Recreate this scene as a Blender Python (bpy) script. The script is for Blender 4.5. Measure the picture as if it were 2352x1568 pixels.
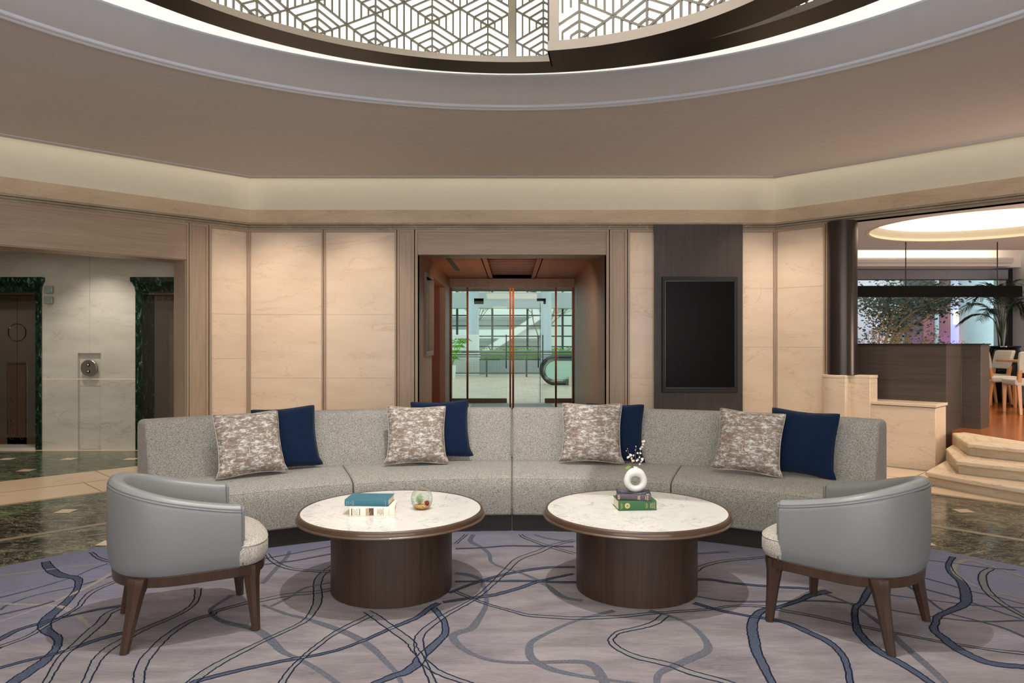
import bpy, math, random
from mathutils import Vector, Matrix
R = math.radians
random.seed(7)
for o in list(bpy.data.objects): bpy.data.objects.remove(o)
SC = bpy.context.scene
COL = SC.collection

# ------------------------------------------------------------------ camera, world, exposure, lights
F_PX, HY, CAMZ = 1640.0, 786.0, 1.4
cam = bpy.data.cameras.new('camera'); camo = bpy.data.objects.new('camera', cam); COL.objects.link(camo)
camo.location = (0, 0, CAMZ); camo.rotation_euler = (R(90), 0, 0)
cam.sensor_width = 36; cam.lens = 36*F_PX/2352; cam.shift_y = (HY-784)/2352; cam.clip_start = .05; cam.clip_end = 300
SC.camera = camo
SC.view_settings.view_transform = 'Standard'; SC.view_settings.look = 'None'
SC.view_settings.exposure = 0.0; SC.view_settings.gamma = 1; SC.view_settings.use_curve_mapping = False

def lin(c):
    if isinstance(c, str):
        c = [int(c[i:i+2], 16)/255 for i in (0, 2, 4)]
        c = [x/12.92 if x <= .04045 else ((x+.055)/1.055)**2.4 for x in c]
    return (c[0], c[1], c[2], 1)

w = bpy.data.worlds.new('sky'); SC.world = w; w.use_nodes = True
w.node_tree.nodes['Background'].inputs[0].default_value = lin('F4F8F8')
w.node_tree.nodes['Background'].inputs[1].default_value = 1.75

def spot(name, loc, target, power, angle, col='FFE0BE', blend=.6, size=.05):
    l = bpy.data.lights.new(name, 'SPOT'); l.energy = power; l.spot_size = R(angle); l.spot_blend = blend
    l.shadow_soft_size = size; l.color = lin(col)[:3]
    o = bpy.data.objects.new(name, l); COL.objects.link(o); o.location = loc
    o.rotation_euler = (Vector(target)-Vector(loc)).to_track_quat('-Z', 'Y').to_euler()
def area(name, loc, target, power, sx, sy, col='FFE6CC'):
    l = bpy.data.lights.new(name, 'AREA'); l.energy = power; l.shape = 'RECTANGLE'; l.size = sx; l.size_y = sy; l.color = lin(col)[:3]
    o = bpy.data.objects.new(name, l); COL.objects.link(o); o.location = loc
    o.rotation_euler = (Vector(target)-Vector(loc)).to_track_quat('-Z', 'Y').to_euler()
    l.spread = R(170)
LAMP = dict(lattice=2.0, cove=5.0, slot=6.0)
spot('dome_downlight', (0, 3.15, 5.15), (0, 3.9, 0), 600, 64, 'FFFAF5', .5, .03)
spot('dome_downlight', (-.5, 2.2, 5.15), (-1.0, 1.6, 0), 110, 70, 'FFF6EC', .7, .05)
for x, y, tx, ty, p in ((-1.2, 7.2, -1.1, 5.3, 85), (1.2, 7.2, 1.1, 5.3, 85), (-3.3, 5.2, -2.2, 4.6, 60), (3.3, 5.2, 2.2, 4.6, 60), (-4.2, 3.0, -2.2, 3.4, 22), (4.2, 3.0, 2.3, 3.4, 22)):
    spot('ceiling_downlight', (x, y, 3.41), (tx, ty, 0), p, 80, 'FFF2E4', .8, .06)
for x, y, tx, ty, p in ((-2.85, 8.1, -2.85, 9, 95), (-1.92, 8.1, -1.92, 9, 95), (2.95, 8.1, 2.95, 9, 75), (-3.0, 7.9, -3.45, 8.75, 60), (3.0, 7.9, 3.55, 8.7, 85), (1.62, 8.1, 1.62, 9, 20)):
    spot('wall_washer', (x, y, 3.40), (tx, ty, .9), p, 75, 'FFEAD6', .9, .05)
spot('wall_washer', (4.3, 7.0, 3.38), (4.5, 7.9, .3), 125, 70, 'FFE8CE', .8, .05)
spot('wall_washer', (5.0, 5.6, 3.38), (5.2, 6.6, .3), 130, 75, 'FFE8CE', .8, .05)
spot('floor_downlight', (-5.2, 5.6, 3.38), (-5.2, 6.6, 0), 190, 75, 'FFEAD0', .8, .05)
for x, p in ((-5.3, 62), (-6.9, 36), (-4.6, 10)):
    spot('lobby_washer', (x, 8.5, 2.6), (x, 9.3, 1.0), p, 85, 'FFF6EA', .9, .05)
area('lobby_ceiling_light', (-6.3, 7.6, 2.68), (-6.3, 7.6, 0), 9, 2.5, .6, 'FFF6EA')
area('passage_ceiling_light', (0, 10.2, 2.5), (0, 11.2, 0), 30, 1.2, .3, 'FFDCB8')
spot('passage_warm_fill', (-.4, 11.5, 1.0), (-.4, 11.6, 2.6), 40, 130, 'FFB87E', .9, .1)  # added warm fill in mid-air, aimed up at the passage ceiling; no fixture there
area('rear_fill_light', (0, -3.95, 1.9), (0, 4, 2.2), 385, 10, 2.6, 'F8F5F4')  # added broad fill behind the camera; the rear wall has no window
for x, y in ((6.2, 8.0), (7.6, 9.6), (8.0, 11.0)):
    spot('dining_downlight', (x, y, 2.8), (x, y, 0), 75, 110, 'FFE2BE', .8, .05)
area('dining_fill_light', (7.5, 6.0, 1.2), (6.8, 9.5, 2.9), 85, 1.5, 1, 'FFEEDC')

# ------------------------------------------------------------------ materials
MATS = {}
class NT:
    def __init__(s, name):
        m = bpy.data.materials.new(name); m.use_nodes = True; s.m = m; s.t = m.node_tree; s.b = s.t.nodes['Principled BSDF']
        s.co = s.t.nodes.new('ShaderNodeTexCoord').outputs['Object']
    def n(s, typ, **kw):
        x = s.t.nodes.new(typ)
        for k, v in kw.items():
            if k in x.inputs.keys(): x.inputs[k].default_value = v
            else: setattr(x, k, v)
        return x
    def link(s, a, b): s.t.links.new(a, b)
    def scale(s, sx, sy, sz, rot=(0, 0, 0)):
        mp = s.n('ShaderNodeMapping'); mp.inputs['Scale'].default_value = (sx, sy, sz); mp.inputs['Rotation'].default_value = rot
        s.link(s.co, mp.inputs[0]); return mp.outputs[0]
    def noise(s, vec, sc, detail=4, rough=.55, dist=0):
        x = s.n('ShaderNodeTexNoise'); x.inputs['Scale'].default_value = sc; x.inputs['Detail'].default_value = detail
        x.inputs['Roughness'].default_value = rough; x.inputs['Distortion'].default_value = dist
        s.link(vec, x.inputs['Vector']); return x.outputs[0]
    def ramp(s, fac, stops, interp='LINEAR'):
        r = s.n('ShaderNodeValToRGB'); cr = r.color_ramp; cr.interpolation = interp
        while len(cr.elements) < len(stops): cr.elements.new(.5)
        for e, (p, c) in zip(cr.elements, stops): e.position = p; e.color = lin(c)
        s.link(fac, r.inputs[0]); return r.outputs[0]
    def mix(s, fac, a, b, mode='MIX'):
        m = s.n('ShaderNodeMix', data_type='RGBA', blend_type=mode)
        for sock, v in ((m.inputs[0], fac), (m.inputs[6], a), (m.inputs[7], b)):
            if isinstance(v, (int, float)): sock.default_value = v
            elif isinstance(v, (str, tuple)): sock.default_value = lin(v)
            else: s.link(v, sock)
        return m.outputs[2]
    def bump(s, h, strength=.2, dist=.01):
        b = s.n('ShaderNodeBump'); b.inputs['Strength'].default_value = strength; b.inputs['Distance'].default_value = dist
        s.link(h, b.inputs['Height']); s.link(b.outputs[0], s.b.inputs['Normal'])
    def fin(s, col=None, rough=.5, metal=0, spec=.5, coat=0, sheen=0):
        if col is not None:
            if isinstance(col, (str, tuple)): s.b.inputs['Base Color'].default_value = lin(col)
            else: s.link(col, s.b.inputs['Base Color'])
        s.b.inputs['Roughness'].default_value = rough; s.b.inputs['Metallic'].default_value = metal
        s.b.inputs['Specular IOR Level'].default_value = spec; s.b.inputs['Coat Weight'].default_value = coat
        s.b.inputs['Sheen Weight'].default_value = sheen
        MATS[s.m.name] = s.m; return s.m
def plain(name, col, rough=.5, metal=0, spec=.5, coat=0, var=.04):
    s = NT(name); c = lin(col)[:3]
    n = s.noise(s.co, 9, 3)
    return s.fin(s.ramp(n, [(.3, tuple(x*(1-var) for x in c)), (.7, tuple(min(1, x*(1+var)) for x in c))]), rough, metal, spec, coat)
def emit(name, col, strength):
    s = NT(name); s.b.inputs['Emission Color'].default_value = lin(col); s.b.inputs['Emission Strength'].default_value = strength
    return s.fin(col, .6)
def glass(name, col='F2FAF7', ior=1.3, gain=1.0):
    m = bpy.data.materials.new(name); m.use_nodes = True; t = m.node_tree; t.nodes.clear()
    o = t.nodes.new('ShaderNodeOutputMaterial'); mx = t.nodes.new('ShaderNodeMixShader'); tr = t.nodes.new('ShaderNodeBsdfTransparent')
    gl = t.nodes.new('ShaderNodeBsdfGlossy'); gl.inputs['Roughness'].default_value = .02
    fr = t.nodes.new('ShaderNodeFresnel'); fr.inputs[0].default_value = ior
    tr.inputs[0].default_value = lin(col); mu = t.nodes.new('ShaderNodeMath'); mu.operation = 'MULTIPLY'; mu.inputs[1].default_value = gain; t.links.new(fr.outputs[0], mu.inputs[0]); t.links.new(mu.outputs[0], mx.inputs[0]); t.links.new(tr.outputs[0], mx.inputs[1]); t.links.new(gl.outputs[0], mx.inputs[2])
    t.links.new(mx.outputs[0], o.inputs[0]); MATS[name] = m; return m

def marble(name, base, dark, vein, sc=1.0, rough=.25, amt=.5):
    s = NT(name)
    n = s.noise(s.scale(1, 1, 3.0), 1.3*sc, 6, .6, .4)
    c = s.ramp(n, [(.3, dark), (.65, base)])
    v = s.noise(s.scale(.7, .7, 2.8), .8*sc, 8, .6, .8)
    vr = s.ramp(v, [(.493, (0, 0, 0)), (.5, (1, 1, 1)), (.507, (0, 0, 0))])
    mm = s.n('ShaderNodeMath', operation='MULTIPLY'); s.link(vr, mm.inputs[0]); mm.inputs[1].default_value = amt
    return s.fin(s.mix(mm.outputs[0], c, vein), rough, spec=.4)
marble('cream_marble', 'E6D4BF', 'DCC8B2', 'C7A888', 1.0, .28)
marble('band_marble', 'CDBBA2', 'BBA88F', '9C8468', 1.6, .4)
marble('lobby_marble', 'C6C1B4', 'B6B0A2', '968A74', 1.2, .3)
marble('step_marble', 'E4D3BD', 'D2BFA8', 'A08A74', 1.4, .35, .6)
marble('band_floor_marble', 'E6D2BA', 'DCC6AE', 'C8AE92', .8, .22)
marble('grey_band_marble', 'A79A86', '8F8372', 'C9BCA8', 2, .25)
marble('quartz', 'DBDAD8', 'D2D0CE', '87837E', 7.5, .18, .7)
def green(name, a, b, c, v, rough=.12):
    s = NT(name)
    n = s.noise(s.scale(1, 1.4, 1, (0, 0, R(12))), 2.4, 9, .70, 2.2)
    col = s.ramp(n, [(.38, a), (.50, b), (.64, c)])
    k = s.noise(s.scale(1, 2.0, 1, (0, 0, R(20))), 4.3, 9, .7, 2.2)
    vr = s.ramp(k, [(.487, (0, 0, 0)), (.5, (1, 1, 1)), (.513, (0, 0, 0))])
    return s.fin(s.mix(vr, col, v), rough, spec=.5)
green('green_marble_floor', '0E110C', '3E4032', '7C7E68', 'CAC8B0', .16)
green('green_marble_lobby', '18241A', '46543C', '6A765C', 'B4BEA2', .16)
s = NT('green_marble_frame'); n = s.noise(s.scale(3, 3, 1.4), 5, 9, .7, 1.6)
s.fin(s.ramp(n, [(.42, '0C1812'), (.58, '1F3A2A'), (.66, '7D9C86')]), .18)

def wood(name, c1, c2, axis='z', rough=.45, sc=60, coat=0, broad=.35):
    s = NT(name); st = {'z': (1, 1, .03), 'x': (.03, .03, 1), 'y': (1, .03, 1)}[axis]
    n = s.noise(s.scale(*st), sc, 6, .7, .1); n2 = s.noise(s.scale(*st), sc*.12, 3, .5, .2)
    c = s.ramp(n, [(.3, c1), (.7, c2)]); d = s.ramp(n2, [(.3, c1), (.7, c2)])
    s.bump(n, .05, .002)
    return s.fin(s.mix(broad, c, d), rough, coat=coat)
wood('pale_wood_v', '9C8875', 'BCA894', 'z')
wood('pale_wood_h', '998573', 'B8A491', 'x')
wood('dark_panel_wood', '2E2826', '47403D', 'z', .45, 80)
wood('dark_screen_wood', '322B27', '544942', 'x', .45, 45)
wood('passage_wood', '6A4F3C', '8E6E58', 'z', .42, 70)
wood('passage_ceiling_wood', '74492C', '8A5A38', 'y', .6, 60)
wood('warm_brown_wood', '5E2E14', '7A3F1E', 'z', .35)
wood('table_wood', '2A1D17', '453226', 'z', .42, 70)
wood('rim_wood', '3E2C20', '5C4432', 'x', .35, 30, .2)
wood('leg_wood', '2A1C15', '4C3628', 'z', .38, 45, .15)
wood('plinth_wood', '1B1512', '2B221D', 'x', .5, 50)
wood('oak', 'B07A4C', 'C89262', 'z', .4, 40)
s = NT('plank_floor'); bt = s.n('ShaderNodeTexBrick'); s.link(s.scale(.7, 6, 1, (0, 0, R(35))), bt.inputs['Vector'])
bt.inputs['Scale'].default_value = 1.4; bt.inputs['Mortar Size'].default_value = .004
bt.inputs['Color1'].default_value = lin('A8602C'); bt.inputs['Color2'].default_value = lin('7E3F1B'); bt.inputs['Mortar'].default_value = lin('3A1C0C')
n = s.noise(s.scale(2, 30, 1, (0, 0, R(35))), 3, 5, .6); s.fin(s.mix(.35, bt.outputs[0], s.ramp(n, [(.3, '5A2A10'), (.7, 'C98244')])), .18)

def tweed(name, a, b, c, sc=260, bump=.5):
    s = NT(name)
    n1 = s.noise(s.scale(1, 1, 1.5), sc, 2, .6); n2 = s.noise(s.scale(1, 1, 1), 14, 3, .5)
    col = s.ramp(n1, [(.36, a), (.5, b), (.64, c)])
    s.bump(n1, bump, .002)
    return s.fin(s.mix(.06, col, s.ramp(n2, [(.3, a), (.7, c)])), .95, spec=.15, sheen=.1)
tweed('sofa_tweed', '5C5A58', '9A9892', 'B9B7B0', 190)
tweed('seat_tweed', '6F6862', 'ADA69E', 'C6C0B8', 230)
tweed('dining_fabric', 'A8A6A0', 'BDBBB5', 'CAC9C4', 150, .2)
tweed('navy_fabric', '07152B', '0C1E3A', '132847', 420, .15)
tweed('taupe_piping', 'A59A90', 'B9AFA5', 'CDC4BA', 200, .2)
s = NT('pattern_fabric')
vw = s.n('ShaderNodeTexVoronoi', feature='F1', distance='CHEBYCHEV'); s.link(s.scale(52, 52, 150), vw.inputs['Vector']); vw.inputs['Scale'].default_value = 1.0
sw = s.n('ShaderNodeSeparateColor'); s.link(vw.outputs['Color'], sw.inputs[0])
n1 = s.noise(s.scale(1, 1, 2.2), 20, 6, .7, .2); n2 = s.noise(s.scale(2.8, 2.8, .8), 24, 5, .7, .3)
def madd(a_, k, b_):
    m_ = s.n('ShaderNodeMath', operation='MULTIPLY_ADD'); s.link(a_, m_.inputs[0]); m_.inputs[1].default_value = k; s.link(b_, m_.inputs[2]); return m_.outputs[0]
f1 = madd(sw.outputs[0], .16, n1); f2 = madd(sw.outputs[1], .12, n2)
col = s.ramp(f1, [(.40, '74645A'), (.55, '8C7D73'), (.62, '9C9088'), (.66, 'BDBBB6'), (.74, 'CFD0CD')])
col = s.mix(s.ramp(f2, [(.66, (0, 0, 0)), (.70, (.8, .8, .8))]), col, 'C6C6C2')
nb_ = s.noise(s.scale(1, 1, 1), 60, 3, .7)
s.bump(nb_, .12, .002); s.fin(col, .6, spec=.35)
s = NT('grey_leather'); n = s.noise(s.co, 700, 2); s.bump(n, .04, .001); s.fin('76797B', .40, spec=.45)
plain('leather_groove', '4A4D50', .6)
# rug pile
s = NT('rug_pile')
n1 = s.noise(s.scale(.6, 2.2, 1), 3.0, 6, .6, .6); n2 = s.noise(s.scale(.3, 3, 1), 60, 4, .75)
col = s.ramp(n1, [(.3, '514B52'), (.5, '6C656B'), (.68, '807A7F')])
vl = s.n('ShaderNodeVectorMath', operation='LENGTH'); s.link(s.co, vl.inputs[0])
nb = s.noise(s.scale(1, 1, 1), 1.1, 4, .6, .5)
ad = s.n('ShaderNodeMath', operation='MULTIPLY_ADD'); s.link(nb, ad.inputs[0]); ad.inputs[1].default_value = 2.2; s.link(vl.outputs['Value'], ad.inputs[2])
mr = s.n('ShaderNodeMapRange'); s.link(ad.outputs[0], mr.inputs[0]); mr.inputs[1].default_value = 3.7; mr.inputs[2].default_value = 4.7
col = s.mix(mr.outputs[0], col, '565C7C')
n4 = s.noise(s.scale(1, 2, 1, (0, 0, R(50))), 2.0, 4, .6, .5)
col = s.mix(s.ramp(n4, [(.58, (0, 0, 0)), (.75, (.5, .5, .5))]), col, '56536E')
col = s.mix(s.ramp(n2, [(.3, (.0, .0, .0)), (.7, (.30, .30, .30))]), col, 'ACA4A8')
s.bump(n2, .35, .003); s.fin(col, .95, spec=.1, sheen=.15)
def pile(name, a, b):
    s = NT(name); n = s.noise(s.scale(1, 1, 1), 90, 4, .7); s.bump(n, .3, .003); s.fin(s.ramp(n, [(.3, a), (.7, b)]), .95, spec=.1)
pile('rug_band', '474954', '686974'); pile('rug_outline', '10172A', '1E263A'); pile('rug_fill', '6A696C', '838085')
pile('rug_dark', '363D50', '52586A'); pile('rug_light', '7C7772', '9C9791'); pile('rug_edge', '4C5268', '5C6278')

plain('ceiling_paint', 'D4CFCD', .85, var=.02); plain('cove_paint', 'ECF0FA', .6, var=.01); plain('cream_paint', 'D9D3C2', .85, var=.015)
plain('dark_bronze', '1E1712', .35, .3); plain('frame_champagne', '736A62', .5, .05); plain('lattice_metal', '4C4741', .45, .3)
plain('column_bronze', '3B3430', .28, .55); plain('beam_black', '050505', .7, 0, .1); plain('black_gloss', '0A0A0B', .08); plain('black_matt', '0C0B0B', .55)
plain('tv_screen', '060608', .3, 0, .12); plain('tv_bevel', '4A4C50', .25, .8)
plain('elevator_metal', '6E655A', .36, .5); plain('elevator_mirror', 'B9B2A4', .06, 1); plain('elevator_etch', '66503F', .4, .5)
plain('steel', '8A8A86', .3, .9); plain('brass_copper', '522812', .2, .9); plain('plate_metal', 'A8A498', .3, .8)
plain('page_paper', 'E3D3B9', .8); plain('teal_cloth', '2C6678', .6); plain('cream_cloth', 'EBE0CE', .6); plain('green_cloth', '2D5C36', .6)
plain('plum_cloth', '4C434C', .55); plain('navy_board', '1D2036', .5); plain('gold_ink', 'C9B678', .4, .3); plain('silver_ink', '9FA5AC', .5)
plain('brown_ink', '5A3A30', .6); plain('beige_ink', 'A99A80', .6); plain('white_ceramic', 'D0CECA', .5); plain('pearl_label', 'D8D2D8', .5)
plain('twig', '6A4E3A', .7); plain('petal', 'EDE6DC', .6); plain('stamen', 'B7B36A', .6); plain('leaf', '6F9A4E', .5)
plain('succulent', 'A9BDA0', .5); plain('red_moss', '8E2418', .8)
s = NT('gravel'); n = s.noise(s.co, 160, 3); s.fin(s.ramp(n, [(.35, 'A8642A'), (.55, 'E0B070'), (.7, 'F0E2C8')]), .7)
glass('clear_glass', 'FAFEFC', 1.16); glass('tinted_glass', 'D8E4DC'); glass('terrarium_glass', 'F4F7F4', 1.35, .55); plain('lantern_glass', '8C9A92', .15)
emit('lattice_light', 'FFFDF2', LAMP['lattice']); emit('cove_light', 'FFF3D8', LAMP['cove']); emit('slot_light', 'FFF5E2', LAMP['slot'])
emit('dining_dome_light', 'FFF2CC', 1.7); emit('dining_cove_light', 'FFF0CE', 22.0)
plain('garden_wall', 'DDE6EA', .8); plain('garden_panel', '8C6E60', .5); plain('garden_panel_dark', '5E5A66', .5); plain('garden_column', 'BFD8E2', .6)
plain('garden_trunk', '4A382C', .8); plain('garden_leaf', '24382A', .6); plain('dry_branch', '9A7850', .8); plain('palm_leaf', '1C2E1A', .45)
plain('window_frame', '16181C', .4); plain('blind', '8C8E96', .8); plain('blind_blue', '36506A', .6); plain('pale_wall', 'B8B9C0', .8)
plain('atrium_grid', '3C4848', .5, .4); plain('atrium_white', 'D2DCDA', .7); plain('atrium_beam', 'A6B4B4', .7); plain('atrium_column', 'A8BAC2', .6)
plain('hedge', '5A9A1C', .7, var=.4); plain('rail_steel', '5E6664', .35, .7); plain('mesh_panel', 'AEB8B4', .7); plain('rubber_black', '101212', .4)
plain('green_glass_panel', 'B8D8CC', .15); plain('bare_branch', '8A7F78', .8)
s = NT('atrium_paving'); bt = s.n('ShaderNodeTexBrick'); s.link(s.scale(1, 1, 1), bt.inputs['Vector']); bt.inputs['Scale'].default_value = 1.6
bt.inputs['Mortar Size'].default_value = .008; bt.inputs['Color1'].default_value = lin('C4B8A4'); bt.inputs['Color2'].default_value = lin('A89C8A'); bt.inputs['Mortar'].default_value = lin('7A7266')
s.fin(bt.outputs[0], .35)

# ------------------------------------------------------------------ geometry helpers
class G:
    def __init__(s): s.v = []; s.f = []; s.m = []
    def add(s, vs, fs, mi=0):
        b = len(s.v); s.v += [tuple(v) for v in vs]; s.f += [tuple(i+b for i in f) for f in fs]; s.m += [mi]*len(fs); return s
    def box(s, a, b, mi=0, T=None):
        x0, y0, z0 = a; x1, y1, z1 = b
        vs = [(x, y, z) for z in (z0, z1) for y in (y0, y1) for x in (x0, x1)]
        if T: vs = [T(*v) for v in vs]
        return s.add(vs, [(0, 2, 3, 1), (4, 5, 7, 6), (0, 1, 5, 4), (2, 6, 7, 3), (0, 4, 6, 2), (1, 3, 7, 5)], mi)
    def prism(s, poly, z0, z1, mi=0):
        n = len(poly); vs = [(x, y, z0) for x, y in poly]+[(x, y, z1) for x, y in poly]
        return s.add(vs, [tuple(range(n))[::-1], tuple(range(n, 2*n))]+[(i, (i+1) % n, n+(i+1) % n, n+i) for i in range(n)], mi)
    def poly(s, pts, z, mi=0): return s.add([(x, y, z) for x, y in pts], [tuple(range(len(pts)))], mi)
    def lathe(s, prof, n=48, c=(0, 0), mi=0, a0=0, a1=360, closed=False):
        full = abs(a1-a0) >= 360; m = n if full else n+1; k = len(prof)
        vs = []
        for i in range(m):
            a = R(a0+(a1-a0)*i/n)
            for r, z in prof: vs.append((c[0]+r*math.sin(a), c[1]+r*math.cos(a), z))
        fs = []
        kk = k if closed else k-1
        for i in range(n):
            j = (i+1) % m
            for q in range(kk):
                p = (q+1) % k; fs.append((i*k+q, j*k+q, j*k+p, i*k+p))
        if closed and not full: fs += [tuple(range(k)), tuple(range((m-1)*k, m*k))[::-1]]
        return s.add(vs, fs, mi)
    def loft(s, rings, mi=0, cap=True, closed_ring=True):
        k = len(rings[0]); vs = [p for r in rings for p in r]; fs = []
        for i in range(len(rings)-1):
            for q in range(k if closed_ring else k-1):
                p = (q+1) % k; fs.append((i*k+q, i*k+p, (i+1)*k+p, (i+1)*k+q))
        if cap: fs += [tuple(range(k))[::-1], tuple(range((len(rings)-1)*k, len(rings)*k))]
        return s.add(vs, fs, mi)
    def tube(s, pts, r, n=8, mi=0, closed=False, cap=True):
        pts = [Vector(p) for p in pts]; N = len(pts); rs = r if isinstance(r, (list, tuple)) else [r]*N
        rings = []; up = None
        for i, p in enumerate(pts):
            if closed: t = pts[(i+1) % N]-pts[i-1]
            else: t = pts[min(i+1, N-1)]-pts[max(i-1, 0)]
            t.normalize()
            if up is None: up = Vector((0, 0, 1)) if abs(t.z) < .9 else Vector((1, 0, 0))
            u = up-t*up.dot(t); u = u.normalized() if u.length > 1e-5 else t.orthogonal().normalized(); up = u
            v = t.cross(u)
            rings.append([p+(u*math.cos(2*math.pi*k/n)+v*math.sin(2*math.pi*k/n))*rs[i] for k in range(n)])
        if closed: rings.append(rings[0])
        return s.loft(rings, mi, cap and not closed)
    def bar(s, a, b, w, h, mi=0, up=Vector((0, 0, 1))):
        a = Vector(a); b = Vector(b); t = (b-a).normalized(); u = t.cross(up)
        u = u.normalized() if u.length > 1e-5 else Vector((1, 0, 0)); v = u.cross(t)
        return s.loft([[p+u*x*w/2+v*y*h/2 for x, y in ((-1, -1), (1, -1), (1, 1), (-1, 1))] for p in (a, b)], mi)
    def ball(s, c, r, mi=0, n=10, sc=(1, 1, 1)):
        prof = [(math.sin(math.pi*i/n)*r, -math.cos(math.pi*i/n)*r) for i in range(n+1)]; b = len(s.v)
        s.lathe([(max(a, 1e-5), z) for a, z in prof], n*2, (0, 0), mi)
        for i in range(b, len(s.v)): x, y, z = s.v[i]; s.v[i] = (c[0]+x*sc[0], c[1]+y*sc[1], c[2]+z*sc[2])
        return s
    def build(s, name, mats, parent=None, smooth=False, bevel=0, seg=2, limit=40, sub=0):
        me = bpy.data.meshes.new(name); me.from_pydata(s.v, [], s.f)
        for m in ([mats] if isinstance(mats, str) else mats): me.materials.append(MATS[m])
        me.polygons.foreach_set('material_index', s.m); me.update()
        import bmesh
        bm = bmesh.new(); bm.from_mesh(me); bmesh.ops.recalc_face_normals(bm, faces=bm.faces); bm.to_mesh(me); bm.free()
        o = bpy.data.objects.new(name, me); COL.objects.link(o)
        if parent: o.parent = parent
        if smooth:
            me.polygons.foreach_set('use_smooth', [True]*len(me.polygons))
            if smooth is not True: me.set_sharp_from_angle(angle=R(smooth))
        if bevel:
            b = o.modifiers.new('bevel', 'BEVEL'); b.width = bevel; b.segments = seg; b.limit_method = 'ANGLE'; b.angle_limit = R(limit)
            b.harden_normals = False
            me.polygons.foreach_set('use_smooth', [True]*len(me.polygons)); me.set_sharp_from_angle(angle=R(35))
        if sub: m = o.modifiers.new('sub', 'SUBSURF'); m.levels = m.render_levels = sub
        return o
def tag(o, label=None, cat=None, group=None, kind=None):
    if label: o['label'] = label
    if cat: o['category'] = cat
    if group: o['group'] = group
    if kind: o['kind'] = kind
    return o
def thing(name, label, cat, loc=(0, 0, 0), rz=0, group=None):
    o = bpy.data.objects.new(name, None); COL.objects.link(o); o.empty_display_size = .1
    o.location = loc; o.rotation_euler = (0, 0, rz); return tag(o, label, cat, group)
def st(g, name, mats, **kw): return tag(g.build(name, mats, **kw), kind='structure')
def kids(o): return [c for c in bpy.data.objects if c.parent == o]
def copy_tree(o, parent=None):
    c = o.copy(); COL.objects.link(c); c.parent = parent
    for ch in kids(o): copy_tree(ch, c)
    return c
def text(s, size, mat, parent, loc, rot, name='lettering', extr=.0003, align='CENTER'):
    cu = bpy.data.curves.new(name, 'FONT'); cu.body = s; cu.size = size; cu.extrude = extr; cu.align_x = align; cu.align_y = 'CENTER'
    t = bpy.data.objects.new('tmp', cu); COL.objects.link(t)
    dg = bpy.context.evaluated_depsgraph_get(); me = bpy.data.meshes.new_from_object(t.evaluated_get(dg))
    bpy.data.objects.remove(t); me.materials.clear(); me.materials.append(MATS[mat]); me.name = name
    o = bpy.data.objects.new(name, me); COL.objects.link(o); o.parent = parent; o.location = loc; o.rotation_euler = rot; return o
TN = [0]
def trim(g, mats, **kw): TN[0] += 1; return st(g, 'trim_%d' % TN[0], mats, **kw)
# ------------------------------------------------------------------ room shell
S2 = math.sqrt(.5)
def frame(A, u, n): return lambda s, d, z: (A[0]+u[0]*s+n[0]*d, A[1]+u[1]*s+n[1]*d, z)
XC, YB = 3.32, 9.0
TB = frame((0, YB), (1, 0), (0, -1))                       # back wall: s = x
TL = frame((-XC, YB), (-S2, -S2), (S2, -S2))               # left 45 degree wall, s runs away from the corner
TR = frame((XC, YB), (S2, -S2), (-S2, -S2))                # right 45 degree wall
H_TOP = 2.84
def wbox(g, T, s0, s1, z0, z1, d0=-.12, d1=0, mi=0): return g.box((s0, d0, z0), (s1, d1, z1), mi, T)

# floor with its inlays
g = G(); g.poly([(-9.2, -4.2), (9.2, -4.2), (9.2, 13.0), (-9.2, 13.0)], 0, 0)
def strip45(side, k0, k1, z, mi, y0=3.2, y1=9.2):
    # a band between the lines |x|+y = k0 and k1
    pts = [(k0-y0, y0), (k1-y0, y0), (k1-y1, y1), (k0-y1, y1)]
    g.poly([(side*x, y) for x, y in pts], z, mi)
for sd in (-1, 1):
    strip45(sd, 10.55, 12.32, .0008, 1); strip45(sd, 10.46, 10.55, .001, 2); strip45(sd, 12.22, 12.32, .001, 2)
    strip45(sd, 8.62, 8.72, .001, 2)
g.poly([(-9, 5.4), (-4.1, 5.4), (-3.3, 9), (-3.3, 9.3), (-9, 9.3)], .0004, 3)
strip45(-1, 10.55, 12.32, .0012, 1)
g.box((-9, 9.22, 0), (-4.1, 9.31, .0016), 1)
g.poly([(-1.185, 8.9), (1.185, 8.9), (1.185, 13.6), (-1.185, 13.6)], .0008, 1)
def joint(x0, y0, x1, y1, z=.0018): g.bar((x0, y0, z), (x1, y1, z), .005, .0006, 4)
for sd in (-1, 1):
    for i in range(9):                                     # tile joints across the pale bands
        a = 3.6+i*.62
        k0, k1 = (10.55, 11.4) if i % 2 else (11.4, 12.32)
        x0 = k0-a; joint(sd*x0, a, sd*(x0+(k1-k0)/2), a+(k1-k0)/2)
    for k in (11.4,):
        joint(sd*(k-3.4), 3.4, sd*(k-8.8), 8.8)
    for i in range(7):
        a = 3.2+i*.95
        joint(sd*(8.72-a), a, sd*(8.72-a+.87), a+.87); joint(sd*(8.62-a-.5), a+.5, sd*(8.62-a-.5-1.2), a+.5-1.2)
def diamond(x, y, r=.065, mi=5):
    g.poly([(x-r, y-r), (x+r, y-r), (x+r, y+r), (x-r, y+r)], .002, mi)
for x, y in ((-3.70, 5.92), (-2.81, 4.98), (-4.60, 4.98), (3.75, 5.93), (2.86, 4.98), (4.64, 4.98)): diamond(x, y)
for i in range(6):
    for q in range(4):
        x, y = -4.57-.745*i, 8.57-.76*q
        if -x+y > 12.6: diamond(x, y, .072)
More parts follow.
